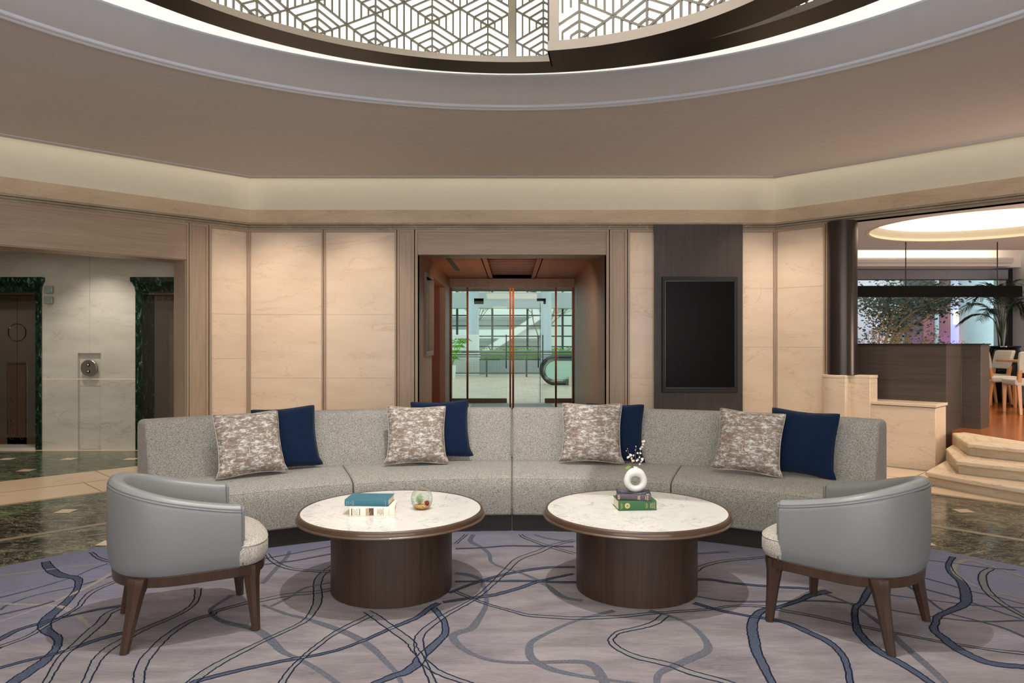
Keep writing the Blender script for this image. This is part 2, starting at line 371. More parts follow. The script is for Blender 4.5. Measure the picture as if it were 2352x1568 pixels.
st(g, 'floor', ['green_marble_floor', 'band_floor_marble', 'grey_band_marble', 'green_marble_lobby', 'black_matt', 'band_floor_marble'])

# walls of marble
g = G()
for s0, s1 in ((-XC, -1.185), (1.185, XC)): wbox(g, TB, s0, s1, 0, 2.9)
wbox(g, TB, -1.185, 1.185, 2.503, 2.9)
st(g, 'wall_back', 'cream_marble')
g = G(); wbox(g, TL, 0, .76, 0, 2.9); wbox(g, TL, .76, 3.7, 2.38, 2.9); wbox(g, TL, 3.7, 5.06, 0, 2.9)
st(g, 'wall_left', 'cream_marble')
g = G(); wbox(g, TR, 0, .63, 0, 2.9); wbox(g, TR, 4.6, 5.06, 0, 2.9)
st(g, 'wall_right', 'cream_marble')
# marble cornice, mouldings and plaster frieze over each wall
for T, a, b in ((TB, -XC, XC), (TL, -.02, 5.06), (TR, -.02, 5.06)):
    g = G(); wbox(g, T, a, b, 2.898, 3.063, -.12, .04)
    wbox(g, T, a, b, 2.872, 2.898, -.12, .055, 1); wbox(g, T, a, b, 2.846, 2.868, -.12, .045, 1); wbox(g, T, a, b, 2.815, 2.842, -.12, .032, 1)
    wbox(g, T, a, b, 2.815, 2.872, -.12, .02, 1)
    trim(g, ['band_marble', 'grey_band_marble'], bevel=.004)
    g = G(); wbox(g, T, a, b, 3.063, 3.85, -.12, .015); trim(g, 'cream_paint')
# thin wood mullions: pairs of strips with a shadow gap
def mull(T, a, b, z0=0, z1=2.815, d=.03):
    g = G(); w_ = (b-a)*.42
    g.box((a, 0, z0), (a+w_, d, z1), 0, T); g.box((b-w_, 0, z0), (b, d, z1), 0, T); g.box((a+w_, 0, z0), (b-w_, .008, z1), 1, T)
    trim(g, ['pale_wood_v', 'black_matt'], bevel=.002)
for a, b in ((-2.394, -2.348), (-1.475, -1.418), (-1.262, -1.186), (1.186, 1.262), (1.42, 1.482)): mull(TB, a, b)
for a, b in ((.475, .54), (.715, .765)): mull(TL, a, b)
mull(TR, .605, .655)
mull(TL, .0, .028); mull(TB, -XC, -XC+.03); mull(TR, 0, .028); mull(TB, XC-.03, XC)
# pilaster panels, lintels and head rails
def wpanel(T, a, b, z0, z1, mat, d=.018): g = G(); g.box((a, 0, z0), (b, d, z1), 0, T); return trim(g, mat, bevel=.003)
wpanel(TB, -1.418, -1.262, 0, 2.8, 'pale_wood_v'); wpanel(TB, 1.262, 1.42, 0, 2.8, 'pale_wood_v')
wpanel(TB, -1.186, 1.186, 2.503, 2.8, 'pale_wood_h'); wpanel(TL, .54, .715, 0, 2.8, 'pale_wood_v'); wpanel(TL, .765, 5.0, 2.38, 2.8, 'pale_wood_h')
for T, segs in ((TB, ((-3.29, -2.394), (-2.348, -1.475), (-1.418, -1.262), (-1.186, 1.186), (1.262, 1.42), (1.482, 1.778), (2.887, 3.29))),
                (TL, ((.028, .475), (.54, .715), (.765, 5.0))), (TR, ((.028, .605),))):
    g = G()
    for a, b in segs: g.box((a, 0, 2.785), (b, .03, 2.815), 0, T)
    trim(g, 'pale_wood_h', bevel=.002)
# stone joints on the marble panels
g = G()
for T, a, b, zs in ((TB, -3.29, -2.394, (1.75, .95)), (TB, -2.348, -1.475, (1.75, .95)), (TB, 1.482, 1.778, (2.08, .95)), (TB, 2.887, 3.29, (2.08, 1.34)), (TL, .03, .475, (1.75, 1.2)), (TR, .03, .605, (2.08, 1.34))):
    for z in zs: g.box((a, 0, z), (b, .0012, z+.002), 0, T)
trim(g, 'grey_band_marble')
# lobby opening jamb and lintel underside
g = G(); g.box((.765, -.36, 0), (.775, 0, 2.38), 0, TL); g.box((3.6, -.36, 0), (3.7, 0, 2.38), 0, TL); trim(g, 'pale_wood_v')
g = G(); g.box((.765, -.36, 2.37), (3.7, .0, 2.385), 0, TL); trim(g, 'pale_wood_h')
g = G(); g.box((.60, -.36, 0), (.765, -.12, 2.9), 0, TL); g.box((.765, -.36, 2.385), (5.06, -.12, 2.9), 0, TL); trim(g, 'cream_paint')

# side and rear walls of the room (behind the camera)
g = G(); g.box((-7.0, -4.1, 0), (-6.88, 5.44, 3.85)); st(g, 'wall_west', 'cream_marble')
g = G(); g.box((6.88, -4.1, 0), (7.0, 5.44, 3.85)); st(g, 'wall_east', 'cream_marble')
g = G(); g.box((-7.0, -4.2, 0), (7.0, -4.08, 3.85)); st(g, 'wall_rear', 'pale_wood_v')

# ceiling: flat panel with a round opening, floating edge in front of the frieze
CY = 2.45; ZC = 3.42
WALLS = [((0, YB), (0, 1)), ((-XC, YB), (-S2, S2)), ((XC, YB), (S2, S2)), ((-6.88, 0), (-1, 0)), ((6.88, 0), (1, 0)), ((0, -4.08), (0, -1))]
def edge_pt(th, e):
    dx, dy = math.sin(th), math.cos(th); best = 1e9
    for (px, py), (nx, ny) in WALLS:
        den = dx*nx+dy*ny
        if den > 1e-6: best = min(best, ((px-0)*nx+(py-CY)*ny-e)/den)
    return (dx*best, CY+dy*best)
angs = sorted(set([2*math.pi*i/240 for i in range(240)] + [math.atan2(x, y-CY) % (2*math.pi) for x, y in ((-XC, YB), (XC, YB), (-6.88, 5.44), (6.88, 5.44), (-6.88, -4.08), (6.88, -4.08))]))
N = len(angs)
def ring_mesh(g, rows, mi=0):
    vs = []
    for th in angs:
        for kind, e, z in rows:
            vs.append((e*math.sin(th), CY+e*math.cos(th), z) if kind == 'c' else (*edge_pt(th, e), z))
    k = len(rows); fs = [(i*k+q, ((i+1) % N)*k+q, ((i+1) % N)*k+q+1, i*k+q+1) for i in range(N) for q in range(k-1)]
    g.add(vs, fs, mi)
g = G(); ring_mesh(g, [('c', 3.63, ZC), ('p', .20, ZC), ('p', .20, ZC+.06), ('p', .24, ZC+.06), ('c', 3.63, ZC+.03)])
ring_mesh(g, [('c', 3.7, 3.85), ('p', -.05, 3.85)])
st(g, 'ceiling', 'ceiling_paint')
g = G()
for e in (.285, .325): ring_mesh(g, [('p', e, ZC), ('p', e, ZC-.012), ('p', e+.016, ZC-.012), ('p', e+.016, ZC)])
trim(g, 'ceiling_paint')
g = G()
for r in (3.64, 3.70): g.lathe([(r-.012, ZC), (r-.008, ZC-.018), (r+.008, ZC-.022), (r+.016, ZC-.012), (r+.018, ZC)], 180, (0, CY))
trim(g, 'cove_paint', smooth=40)
# slot light above the ceiling edge
g = G(); ring_mesh(g, [('p', .21, ZC+.30), ('p', .26, ZC+.30), ('p', .26, ZC+.32), ('p', .21, ZC+.32), ('p', .21, ZC+.30)])
tag(g.build('light_strip', 'slot_light'), 'warm light strip hidden above the ceiling edge washing the frieze', 'light strip')
# round cove and cavity
g = G()
g.lathe([(3.635, ZC), (3.60, ZC+.001), (3.54, ZC+.006), (3.47, ZC+.018), (3.40, ZC+.036), (3.34, ZC+.058), (3.295, ZC+.082), (3.27, ZC+.10), (3.262, ZC+.106), (3.262, ZC+.118), (3.272, ZC+.124), (3.30, ZC+.124), (3.66, ZC+.124),
         (3.70, ZC+.20), (3.68, ZC+.36), (3.55, ZC+.50), (3.3, ZC+.58), (2.36, ZC+.60)], 180, (0, CY))
trim(g, 'cove_paint', smooth=50)
g = G(); g.lathe([(3.46, ZC+.13), (3.52, ZC+.13), (3.52, ZC+.16), (3.46, ZC+.16)], 120, (0, CY), closed=True)
tag(g.build('light_strip', 'cove_light'), 'warm light strip hidden in the round ceiling cove', 'light strip')
g = G(); g.prism([(2.2*math.sin(R(a)), CY+2.2*math.cos(R(a))) for a in range(0, 360, 6)], 5.3, 5.35); trim(g, 'cream_paint')

# lattice lanterns in the dome: dark underside ring, champagne frame, milky lit wall behind a hexagonal lattice
def lantern(name, label, ri, ro, z0, fr, a0, a1, cellw, cellh, ztop, phase, mulls=(), lat=(-75, 75), zoff=0):
    t = thing(name, label, 'ceiling lantern', (0, CY, z0))
    full = a1-a0 >= 360; n = 160 if full else 80
    g = G(); g.lathe([(ri-.004, 0), (ro, 0), (ro, ztop-z0), (ro-.02, ztop-z0), (ro-.02, .03), (ri-.004, .03)], n, a0=a0, a1=a1, closed=True)
    g.build('shade_ring', 'dark_bronze', t, smooth=40)
    g = G(); g.lathe([(ri-.006, .0005), (ri-.006, fr), (ri+.012, fr), (ri+.012, .0005)], n, a0=a0, a1=a1, closed=True)
    g.lathe([(ri-.001, fr), (ri-.001, fr+.006), (ri+.012, fr+.006), (ri+.012, fr)], n, a0=a0, a1=a1, closed=True)
    def vbar(am, w, inset=.006):
        h = math.degrees(w/2/ri); g.lathe([(ri-inset, .0005), (ri-inset, ztop-z0), (ri+.02, ztop-z0), (ri+.02, .0005)], 3, a0=am-h, a1=am+h, closed=True)
    for am, w in mulls: vbar(am, w)
    g.build('frame', 'frame_champagne', t, smooth=40)
    if not full:
        g = G(); a = R(a0)
        for p in (0,): g.loft([[(r*math.sin(a+e), r*math.cos(a+e), z) for r, z in ((ri, 0), (ro, 0), (ro, ztop-z0), (ri, ztop-z0))] for e in (-.002, .004)])
        g.build('end_panel', 'dark_bronze', t)
    g = G(); g.lathe([(ri+.03, .02), (ri+.03, (5.3 if full else ztop)-z0)], n, a0=a0, a1=a1)
    g.build('diffuser', 'lattice_light', t, smooth=True)
    # lattice
    g = G(); rl = ri+.008; bw = .011
    def P(u, v): a = (u)/ri; return (rl*math.sin(a), rl*math.cos(a), v)
    vmin = fr; vmax = ztop-z0
    def seg(u0, v0, u1, v1, w=bw):
        if min(u0, u1) < R(max(lat[0], a0))*ri or max(u0, u1) > R(min(lat[1], a1))*ri: return
        if v0 > v1: u0, v0, u1, v1 = u1, v1, u0, v0
        if v1 <= vmin or v0 >= vmax: return
        if v0 < vmin: f = (vmin-v0)/(v1-v0); u0 += (u1-u0)*f; v0 = vmin
        if v1 > vmax: f = (vmax-v0)/(v1-v0); u1 = u0+(u1-u0)*f; v1 = vmax
        a = Vector(P(u0, v0)); b = Vector(P(u1, v1)); mid = (u0+u1)/2/ri
        if (b-a).length < .004: return
        nrm = Vector((math.sin(mid), math.cos(mid), 0)); g.bar(a, b, bw if w is None else w, .014, 0, nrm)
    W, H = cellw, cellh
    kmax = int(math.radians(80)*ri/W)+1
    for k in range(-kmax, kmax+1):
        u = phase+k*W; A = (k % 2 == 0)
        v_off = fr+zoff+(0 if A else H/2)
        # full height vertical
        seg(u, vmin, u, vmax)
        for j in range(-1, int((vmax-vmin)/H)+2):
            vb = v_off+j*H
            # the edges of the triangular grid, upward to the right and left neighbours
            seg(u, vb, u+W, vb+H/2); seg(u, vb, u-W, vb+H/2)
            if A:
                for q in (1, 2, 3):                     # chevrons stacked above this node
                    f = q/4
                    seg(u, vb+H*f, u+W*f, vb+H*f-H*f/2); seg(u, vb+H*f, u-W*f, vb+H*f-H*f/2)
            else:
                for q in (1, 2, 3):                     # uprights inside the triangles beside this column
                    f = q/4
                    for sgn in (1, -1):
                        seg(u+sgn*W*f, vb+H/2*f, u+sgn*W*f, vb+H-H/2*f)
    g.build('lattice', 'lattice_metal', t)
    return t
lantern('lattice_lantern', 'large round lit ceiling lantern with grey hexagonal lattice and dark underside ring', 2.145, 2.335, 3.20, .036, -180, 180, .178, .2015, 4.0, -.155, ((0, .047), (-70, .047), (70, .047)))
lantern('lattice_lantern', 'smaller lower half-round lit lantern with lattice, hung inside the large one, at right', 1.33, 1.535, 2.935, .048, 8.2, 200, .178, .2015, 4.0, .355, ((9.6, .05), (60, .05), (110, .05)), (9, 120))

# ------------------------------------------------------------------ dark panel and screen, column, planter wall
g = G(); g.box((1.778, .058, .001), (2.887, .069, 2.876), 0, TB); g.box((1.80, .001, .001), (2.865, .058, 2.81), 0, TB)
tag(g.build('display_panel', 'dark_panel_wood', bevel=.003), 'tall dark vertical-grain wood panel on the marble wall carrying the blank screen', 'wall panel')
t = thing('television', 'blank black upright screen mounted on the dark wood panel', 'television', (2.34, YB-.07, .774))
g = G(); g.box((-.47, -.045, 0), (.47, 0, 1.444)); g.build('casing', 'black_matt', t, bevel=.004)
g = G()
for a, b in (((-.437, .06), (-.431, 1.392)), ((.428, .06), (.437, 1.392)), ((-.437, .055), (.437, .066)), ((-.437, 1.384), (.437, 1.392))): g.box((a[0], -.051, a[1]), (b[0], -.044, b[1]))
g.build('bezel_strip', 'tv_bevel', t)
g = G(); g.box((-.432, -.049, .062), (.432, -.044, 1.388)); g.build('screen', 'tv_screen', t)

c = TR(.815, .0, 0)
t = thing('column', 'round dark bronze column on a cream stone base beside the restaurant opening', 'column', (c[0], c[1], 0))
g = G(); g.lathe([(.165, 1.02), (.165, 2.82)], 48); g.build('shaft', 'column_bronze', t, smooth=50)
g = G(); u = (S2, -S2); nn = (-S2, -S2)
def loc(s, d): return (u[0]*s+nn[0]*d, u[1]*s+nn[1]*d)
pts = [loc(-.215, -.2), loc(-.215, .02)]+[loc(-.03-.185*math.cos(R(a)), .02+.16*math.sin(R(a))) for a in range(10, 91, 10)]+[loc(.10, .18), loc(.10, .05), loc(.325, .05), loc(.325, -.2)]
g.prism(pts, 0, .985); g.prism([(x*1.015, y*1.015) for x, y in pts], .985, 1.02)
g.build('base', 'cream_marble', t, bevel=.006)

t = thing('planter_wall', 'low cream marble block wall with a flat top slab beside the steps', 'low wall', (*TR(1.4, 0, 0)[:2], 0))
def TRl(s, d, z): return (u[0]*(s-1.4)+nn[0]*d, u[1]*(s-1.4)+nn[1]*d, z)
g = G(); g.box((1.0, -.44, 0), (1.79, -.005, .685), 0, TRl); g.build('body', 'cream_marble', t, bevel=.004)
g = G(); g.box((1.0, -.45, .692), (1.80, .008, .725), 0, TRl); g.box((1.0, -.44, .684), (1.79, -.012, .693), 1, TRl); g.build('top_slab', ['cream_marble', 'black_matt'], t, bevel=.004)

# dark wood screen wall behind the planter
t = thing('screen_wall', 'dark brown wood-clad screen wall standing behind the low marble block', 'partition wall', (4.2, 8.7, 0))
def rel(p): return [(x-4.2, y-8.7) for x, y in p]
A0 = (4.10, 8.80); A1 = (4.88, 8.02); B1 = (5.33, 8.47); C1 = (5.47, 8.33); D1 = (5.75, 8.6); D0 = (4.35, 9.6)
g = G(); g.prism(rel([A0, A1, B1, C1, D1, (5.2, 9.15), D0]), 0, 1.37); g.build('cladding', 'dark_screen_wood', t, bevel=.003)
g = G(); g.prism(rel([(4.09, 8.79), (4.88, 8.0), (5.33, 8.45), (5.475, 8.31), (5.77, 8.6), (5.2, 9.17), D0]), 1.37, 1.385); g.build('cap', 'black_matt', t)

# three marble steps
def step(pts, zb, z, back, label):
    t = thing('stair_step', label, 'step', (pts[0][0], pts[0][1], zb)); o = pts[0]
    g = G(); g.prism([(x-o[0], y-o[1]) for x, y in pts+back], z-zb-.042, z-zb); g.build('tread', 'step_marble', t, bevel=.012, seg=3)
    ins = [(x-o[0]+.055, y-o[1]+.045) for x, y in pts]+[(x-o[0], y-o[1]) for x, y in back]
    g = G(); g.prism(ins, 0, z-zb-.042); g.build('riser', 'band_marble', t)
step([(4.06, 7.02), (4.22, 6.62), (4.44, 6.2), (4.85, 5.55), (5.45, 4.85)], .001, .129, [(6.7, 6.0), (5.1, 8.05), (4.92, 7.98), (4.64, 7.66)], 'lowest cream marble step, widest, touching the floor')
step([(4.29, 6.90), (4.40, 6.76), (4.66, 6.49), (5.3, 5.8), (5.8, 5.25)], .130, .259, [(6.7, 6.1), (5.1, 8.05), (4.92, 7.98), (4.68, 7.70)], 'middle cream marble step')
step([(4.57, 7.17), (4.66, 7.02), (4.87, 6.76), (5.6, 5.98), (6.1, 5.45)], .260, .389, [(6.7, 6.2), (5.24, 7.25), (5.1, 8.05), (4.92, 7.98)], 'top cream marble step at the edge of the wooden floor')

# ------------------------------------------------------------------ elevator lobby
g = G(); g.box((-6.12, 9.3, 0), (-5.655, 9.42, 2.72)); g.box((-5.355, 9.3, 0), (-4.90, 9.42, 2.72)); g.box((-5.655, 9.3, 1.26), (-5.355, 9.42, 2.72))
g.box((-9, 9.3, 2.24), (-6.12, 9.42, 2.72)); g.box((-4.90, 9.3, 2.24), (-3.9, 9.42, 2.72)); g.box((-9, 9.3, 0), (-7.2, 9.42, 2.24))
g.box((-5.655, 9.345, 0), (-5.355, 9.42, 1.26)); 
for x in (-6.95, -5.5, -5.9+1.6, ): g.box((x, 9.2995, 1.9), (x+.002, 9.3, 2.72), 1)
g.box((-6.12, 9.2995, 2.06), (-4.9, 9.3, 2.062), 1); g.box((-6.12, 9.2995, .915), (-4.9, 9.3, .93), 2); g.box((-5.5, 9.2995, 1.26), (-5.498, 9.3, 2.72), 1)
st(g, 'wall_lobby', ['lobby_marble', 'grey_band_marble', 'cream_marble'])
g = G(); g.box((-9.1, 5.3, 0), (-9, 9.42, 2.8)); g.box((-9.1, 5.3, 0), (-6.9, 5.42, 2.8)); g.box((-4.08, 8.7, 0), (-3.9, 9.42, 2.8)); st(g, 'wall_lobby_side', 'lobby_marble')
g = G(); g.poly([(-9.1, 5.3), (-7.0, 5.3), (-3.9, 8.72), (-3.9, 9.42), (-9.1, 9.42)], 2.72); st(g, 'ceiling_lobby', 'cream_paint')
g = G()
for i, (z, d) in enumerate(((2.58, .03), (2.62, .06), (2.66, .10))): g.box((-9, 9.3-d, z), (-3.95, 9.3, z+.035))
trim(g, 'cream_paint', bevel=.004)
def elevator(i, xc, xl, xr, ol, orr):
    fr_ = G(); fr_.box((ol, 9.285, 0), (xl, 9.72, 2.06)); fr_.box((xr, 9.285, 0), (orr, 9.72, 2.06))
    fr_.loft([[(ol-d, y, z), (orr+d, y, z), (orr+d, 9.72, z), (ol-d, 9.72, z)] for d, y, z in ((.0, 9.285, 2.06), (.005, 9.27, 2.12), (.025, 9.25, 2.17), (.04, 9.23, 2.19), (.04, 9.23, 2.245))])
    d = st(G().box((xl, 9.64, 0), (xr, 9.68, 2.08)), 'door_%d' % i, 'elevator_metal')
    f = fr_.build('door_frame', 'green_marble_frame', d, bevel=.003)
    for sgn in (-1, 1):
        g = G(); x0, x1 = (xl, xc-.003) if sgn < 0 else (xc+.003, xr); g.box((x0, 9.61, .03), (x1, 9.635, 2.03)); lf = g.build('door_leaf', 'elevator_metal', d)
        g = G(); g.box((x0, 9.607, 1.955), (x1, 9.611, 2.03)); 
        for q in range(5):
            xx = x0+(q+.5)*(x1-x0)/5; g.tube([(xx+.03*math.cos(R(a))*(1-a/700), 9.606, 1.992+.03*math.sin(R(a))*(1-a/700)) for a in range(0, 420, 30)], .003, 5)
        g.build('scroll_band', 'elevator_etch', lf)
        g = G(); xa, xb = (xc-.13, xc-.003) if sgn < 0 else (xc+.003, xc+.13)
        g.box((xa, 9.607, .03), (xb, 9.611, 1.10))
        for q in range(7): 
            zz = .12+q*.1; xx = (xa+xb)/2; g.tube([(xx+.035*math.cos(R(a))*(1-a/800), 9.606, zz+.04*math.sin(R(a))*(1-a/800)) for a in range(0, 420, 30)], .003, 5)
        g.box((x0, 9.607, .03), (x1, 9.611, .12)); g.build('etched_panel', 'elevator_etch', lf)
        g = G(); g.box((xc-.13 if sgn < 0 else xc+.003, 9.605, 1.10), (xc-.003 if sgn < 0 else xc+.13, 9.611, 1.13)); e = xc+sgn*.125; g.box((e-.008, 9.605, .12), (e+.008, 9.611, 1.10)); g.build('inlay', 'elevator_mirror', lf)
        g = G(); g.tube([(xc+sgn*.115*math.sin(R(a))+sgn*.004, 9.606, 1.535+.115*math.cos(R(a))) for a in range(0, 181, 10)], .007, 6); g.build('ring_inlay', 'elevator_mirror', lf)
    g = G(); g.box((xl, 9.3, 0), (xr, 9.64, .03)); g.build('sill', 'lobby_marble', d)
    g = G(); g.box((xl, 9.45, 2.03), (xr, 9.64, 2.08)); g.build('head', 'elevator_metal', d)
elevator(1, -6.66, -7.12, -6.2, -7.2, -6.12); elevator(2, -4.35, -4.81, -3.9, -4.90, -3.86)
for i, (z0, lab) in enumerate(((1.50+.585, 'upper small square glass hall light beside the elevator door'), (1.95, 'lower small square glass hall light beside the elevator door'))):
    t = thing('hall_lantern', lab, 'wall light', (-6.015, 9.3, z0-.045), group='glass hall lights')
    g = G(); g.box((-.05, -.03, 0), (.05, -.0, .09)); g.build('backplate', 'plate_metal', t, bevel=.012, seg=3)
    g = G(); g.box((-.055, -.045, -.003), (.055, -.03, .093)); g.build('glass_block', 'lantern_glass', t, bevel=.012, seg=3)
t = thing('call_button_plate', 'round metal elevator call plate with two buttons on the lobby marble', 'call button', (-5.5, 9.3, 1.07))
g = G(); g.loft([[(r*math.cos(R(a)), y, r*math.sin(R(a))) for a in range(0, 360, 10)] for r, y in ((.108, -.0), (.108, -.02), (.098, -.03))]); g.build('plate', 'plate_metal', t, smooth=30)
for z in (-.045, .04):
    g = G(); g.loft([[(r*math.cos(R(a)), y, z+r*math.sin(R(a))) for a in range(0, 360, 20)] for r, y in ((.022, -.03), (.020, -.037))]); b = g.build('button', 'brass_copper', t)
    g = G(); g.loft([[(r*math.cos(R(a)), y, z+r*math.sin(R(a))) for a in range(0, 360, 30)] for r, y in ((.011, -.037), (.010, -.040))]); g.build('button_lens', 'page_paper', b)

# ------------------------------------------------------------------ passage with glass doors
X0 = 1.185
g = G(); g.box((-X0-.1, 9.12, 0), (-X0, 9.68, 2.61)); g.box((-X0-.1, 9.68, 0), (-X0, 10.56, 1.28)); g.box((-X0-.1, 9.68, 2.32), (-X0, 10.56, 2.61)); g.box((-X0-.1, 10.56, 2.38), (-X0, 12.7, 2.61)); g.box((-X0-.1, 12.7, 0), (-X0, 13.62, 2.61))
g.box((-X0-.1, 9.0, 0), (-X0, 9.12, 2.503))
st(g, 'wall_passage_left', 'passage_wood')
g = G(); g.box((-X0-.45, 10.5, 0), (-X0-.35, 12.8, 2.4)); g.box((-X0-.45, 12.7, 0), (-X0-.1, 12.76, 2.4)); g.box((-X0-.45, 10.5, 0), (-X0-.1, 10.56, 2.4)); st(g, 'wall_passage_niche', 'warm_brown_wood')
g = G(); g.box((X0, 9.0, 0), (X0+.1, 13.62, 2.61)); st(g, 'wall_passage_right', 'passage_wood')
g = G(); g.box((-X0, 9.0, 2.50), (X0, 9.36, 2.65)); trim(g, 'passage_wood')
g = G(); g.box((-X0-.5, 9.36, 2.61), (-.43, 17, 2.68)); g.box((.43, 9.36, 2.61), (X0+.3, 17, 2.68)); g.box((-.43, 9.36, 2.61), (.43, 9.6, 2.68)); g.box((-.43, 13.5, 2.61), (.43, 17, 2.68)); g.box((-.5, 9.36, 2.86), (.5, 17, 2.9))
g.box((-.45, 9.6, 2.61), (-.43, 13.5, 2.87)); g.box((.43, 9.6, 2.61), (.45, 13.5, 2.87)); g.box((-.43, 9.58, 2.61), (.43, 9.6, 2.87)); g.box((-.43, 13.5, 2.61), (.43, 13.52, 2.87))
st(g, 'ceiling_passage', 'passage_ceiling_wood')
t = thing('ceiling_grille', 'dark slatted wooden grille set in the passage ceiling', 'ceiling grille', (0, 9.6, 2.61))
g = G(); g.box((-.43, 0, -.012), (-.36, 3.9, .05)); g.box((.36, 0, -.012), (.43, 3.9, .05)); g.build('frame', 'passage_ceiling_wood', t)
for i in range(12): g = G(); g.box((-.36, .15+i*.32, .05), (.36, .19+i*.32, .15)); g.build('slat', 'warm_brown_wood', t)
g = G(); g.box((-.95, 10.3, 2.602), (-.88, 12.0, 2.612)); tag(g.build('air_diffuser', 'black_matt'), 'narrow black air slot in the passage ceiling at left', 'air vent')
t = thing('wall_display_case', 'framed glass display panel on the left wall of the passage', 'display case', (-X0, 10.12, 1.28))
g = G(); g.box((-.08, -.44, -.07), (.03, .44, 0)); g.box((-.08, -.44, 1.04), (.03, .44, 1.07)); g.box((-.08, -.46, -.07), (.03, -.43, 1.07)); g.box((-.08, .41, -.07), (.03, .44, 1.07)); g.build('frame', 'frame_champagne', t, bevel=.003)
g = G(); g.box((-.05, -.43, 0), (-.03, .43, 1.04)); g.build('mirror_pane', 'elevator_mirror', t)

def glazing(i, y, posts, leaves, head, bottom, pmat):
    """one glass screen across the passage"""
    d = st(G().box((-1.5, y-.03, head), (1.5, y+.03, 2.62)), 'door_%d' % i, 'passage_wood')
    for a, b in posts: g = G(); g.box((a, y-.02, 0), (b, y+.02, head)); g.build('door_post', pmat, d)
    for a, b in leaves:
        g = G(); g.box((a, y-.005, .012), (b, y+.005, head-.01)); lf = g.build('glass_leaf', 'clear_glass', d)
        if bottom: g = G(); g.box((a, y-.02, .0), (b, y+.02, .10)); g.build('bottom_rail', 'steel', lf)
    return d
glazing(3, 13.6, ((-1.18, -1.15), (-.866, -.829), (-.05, -.017), (.004, .04), (.817, .854), (1.15, 1.18)), ((-1.15, -.866), (-.829, -.05), (.04, .817), (.854, 1.15)), 2.445, False, 'brass_copper')
d = glazing(4, 16.6, ((-1.46, -1.39), (1.39, 1.46)), ((-1.39, -.88), (-.88, -.12), (.61, .70), (.70, 1.39)), 2.6, False, 'steel')
for a, b in ((-1.39, -1.06), (-1.02, -.12), (.76, 1.39)): g = G(); g.box((a, 16.575, 0), (b, 16.625, .10)); g.build('bottom_rail', 'passage_wood', d)
for a, b, c_ in ((-.88, -.66, -.88), (.577, .784, .73)):
    g = G(); g.box((a, 16.57, 2.36), (b, 16.63, 2.42)); g.box((c_, 16.57, 2.29), (c_+.055 if c_ > 0 else c_+.05, 16.63, 2.42)); 
    if a < 0: g.box((a+.05, 16.57, 2.29), (b, 16.63, 2.42))
    g.build('patch_fitting', 'atrium_grid', d)
for x, z0, z1 in ((-.133, .80, 1.58), (.607, .82, 1.57), (.712, .82, 1.57)):
    g = G(); g.tube([(x, 16.50, z0), (x, 16.50, z1)], .013, 8); g.tube([(x, 16.5, z0+.16), (x, 16.6, z0+.16)], .008, 6); g.tube([(x, 16.5, z1-.16), (x, 16.6, z1-.16)], .008, 6); g.build('pull_handle', 'atrium_grid', d, smooth=40)
g = G(); g.bar((.655, 16.6, .0), (.655, 16.6, 2.3), .012, .03); g.build('door_edge', 'atrium_grid', d)
g = G(); g.box((-1.56, 13.62, 0), (-1.46, 17.0, 2.68)); g.box((1.46, 13.62, 0), (1.56, 17.0, 2.68)); g.box((-1.56, 13.56, 0), (-1.28, 13.64, 2.68)); g.box((1.28, 13.56, 0), (1.56, 13.64, 2.68)); st(g, 'wall_vestibule', 'passage_wood')
g = G(); g.box((-.9, 15.0, 0), (.9, 16.2, .012)); tag(g.build('door_mat', 'rubber_black'), 'dark entrance mat between the two sets of glass doors', 'mat')
# floor outside
g = G(); g.box((-12, 13.6, -.05), (12, 60, 0)); st(g, 'floor_atrium', 'atrium_paving')
g = G(); g.box((-12, 17.0, 0), (-1.56, 17.3, 9)); g.box((1.56, 17.0, 0), (12, 17.3, 9)); g.box((-1.56, 17, 2.68), (1.56, 17.3, 9)); st(g, 'wall_atrium', 'atrium_white')
# ------------------------------------------------------------------ atrium beyond the glass doors
t = thing('window_grid', 'tall window wall with a dark metal grid at the far end of the atrium', 'window', (0, 35, 0))
g = G()
for i in range(-5, 6): x = .757+i*1.722; g.box((x-.05, -.05, 0), (x+.05, .05, 9))
for i in range(18): z = .17+i*.51; g.box((-9, -.03, z-.03), (9, .03, z+.03))
g.build('mullions', 'atrium_grid', t)
g = G(); g.box((-9, .0, 0), (9, .006, 9)); g.build('pane', 'clear_glass', t)
g = G(); g.box((-9, 34.2, 3.03), (9, 34.8, 3.80)); tag(g.build('atrium_beam', 'atrium_beam', bevel=.02), 'pale horizontal beam crossing the atrium behind the columns', 'beam')
g = G(); g.tube([(-1.5, 34.9, 4.6), (1.2, 34.9, 3.85)], .05, 8); tag(g.build('brace', 'atrium_grid'), 'thin diagonal metal brace behind the atrium beam', 'brace')
for x, r, lab in ((-1.75, .27, 'pale round atrium column at left, wider, behind the left half of the glass doors'), (1.53, .24, 'pale round atrium column at right, above the escalator end')):
    t = thing('atrium_column', lab, 'column', (x, 32, 0)); g = G(); g.lathe([(r, 0), (r, 9)], 24); g.build('shaft', 'atrium_column', t, smooth=40)
g = G(); g.box((-2.6, 30, 0), (-1.40, 30.5, 1.72)); tag(g.build('atrium_block', 'atrium_white', bevel=.01), 'plain pale wall block beside the left atrium column', 'wall block')
g = G(); g.box((-3, 31.0, 0), (5, 31.4, .62)); tag(g.build('low_parapet', 'atrium_beam'), 'low pale parapet behind the railing', 'parapet')
t = thing('hedge_planter', 'long planter of bright green clipped shrubs in front of the window wall', 'hedge', (0, 33, 0))
g = G(); g.box((-1.5, -.2, 0), (4.0, .3, .64)); g.build('planter_box', 'atrium_grid', t)
g = G(); rr = random.Random(3)
g.box((-1.45, -.18, .6), (3.95, .25, 1.0))
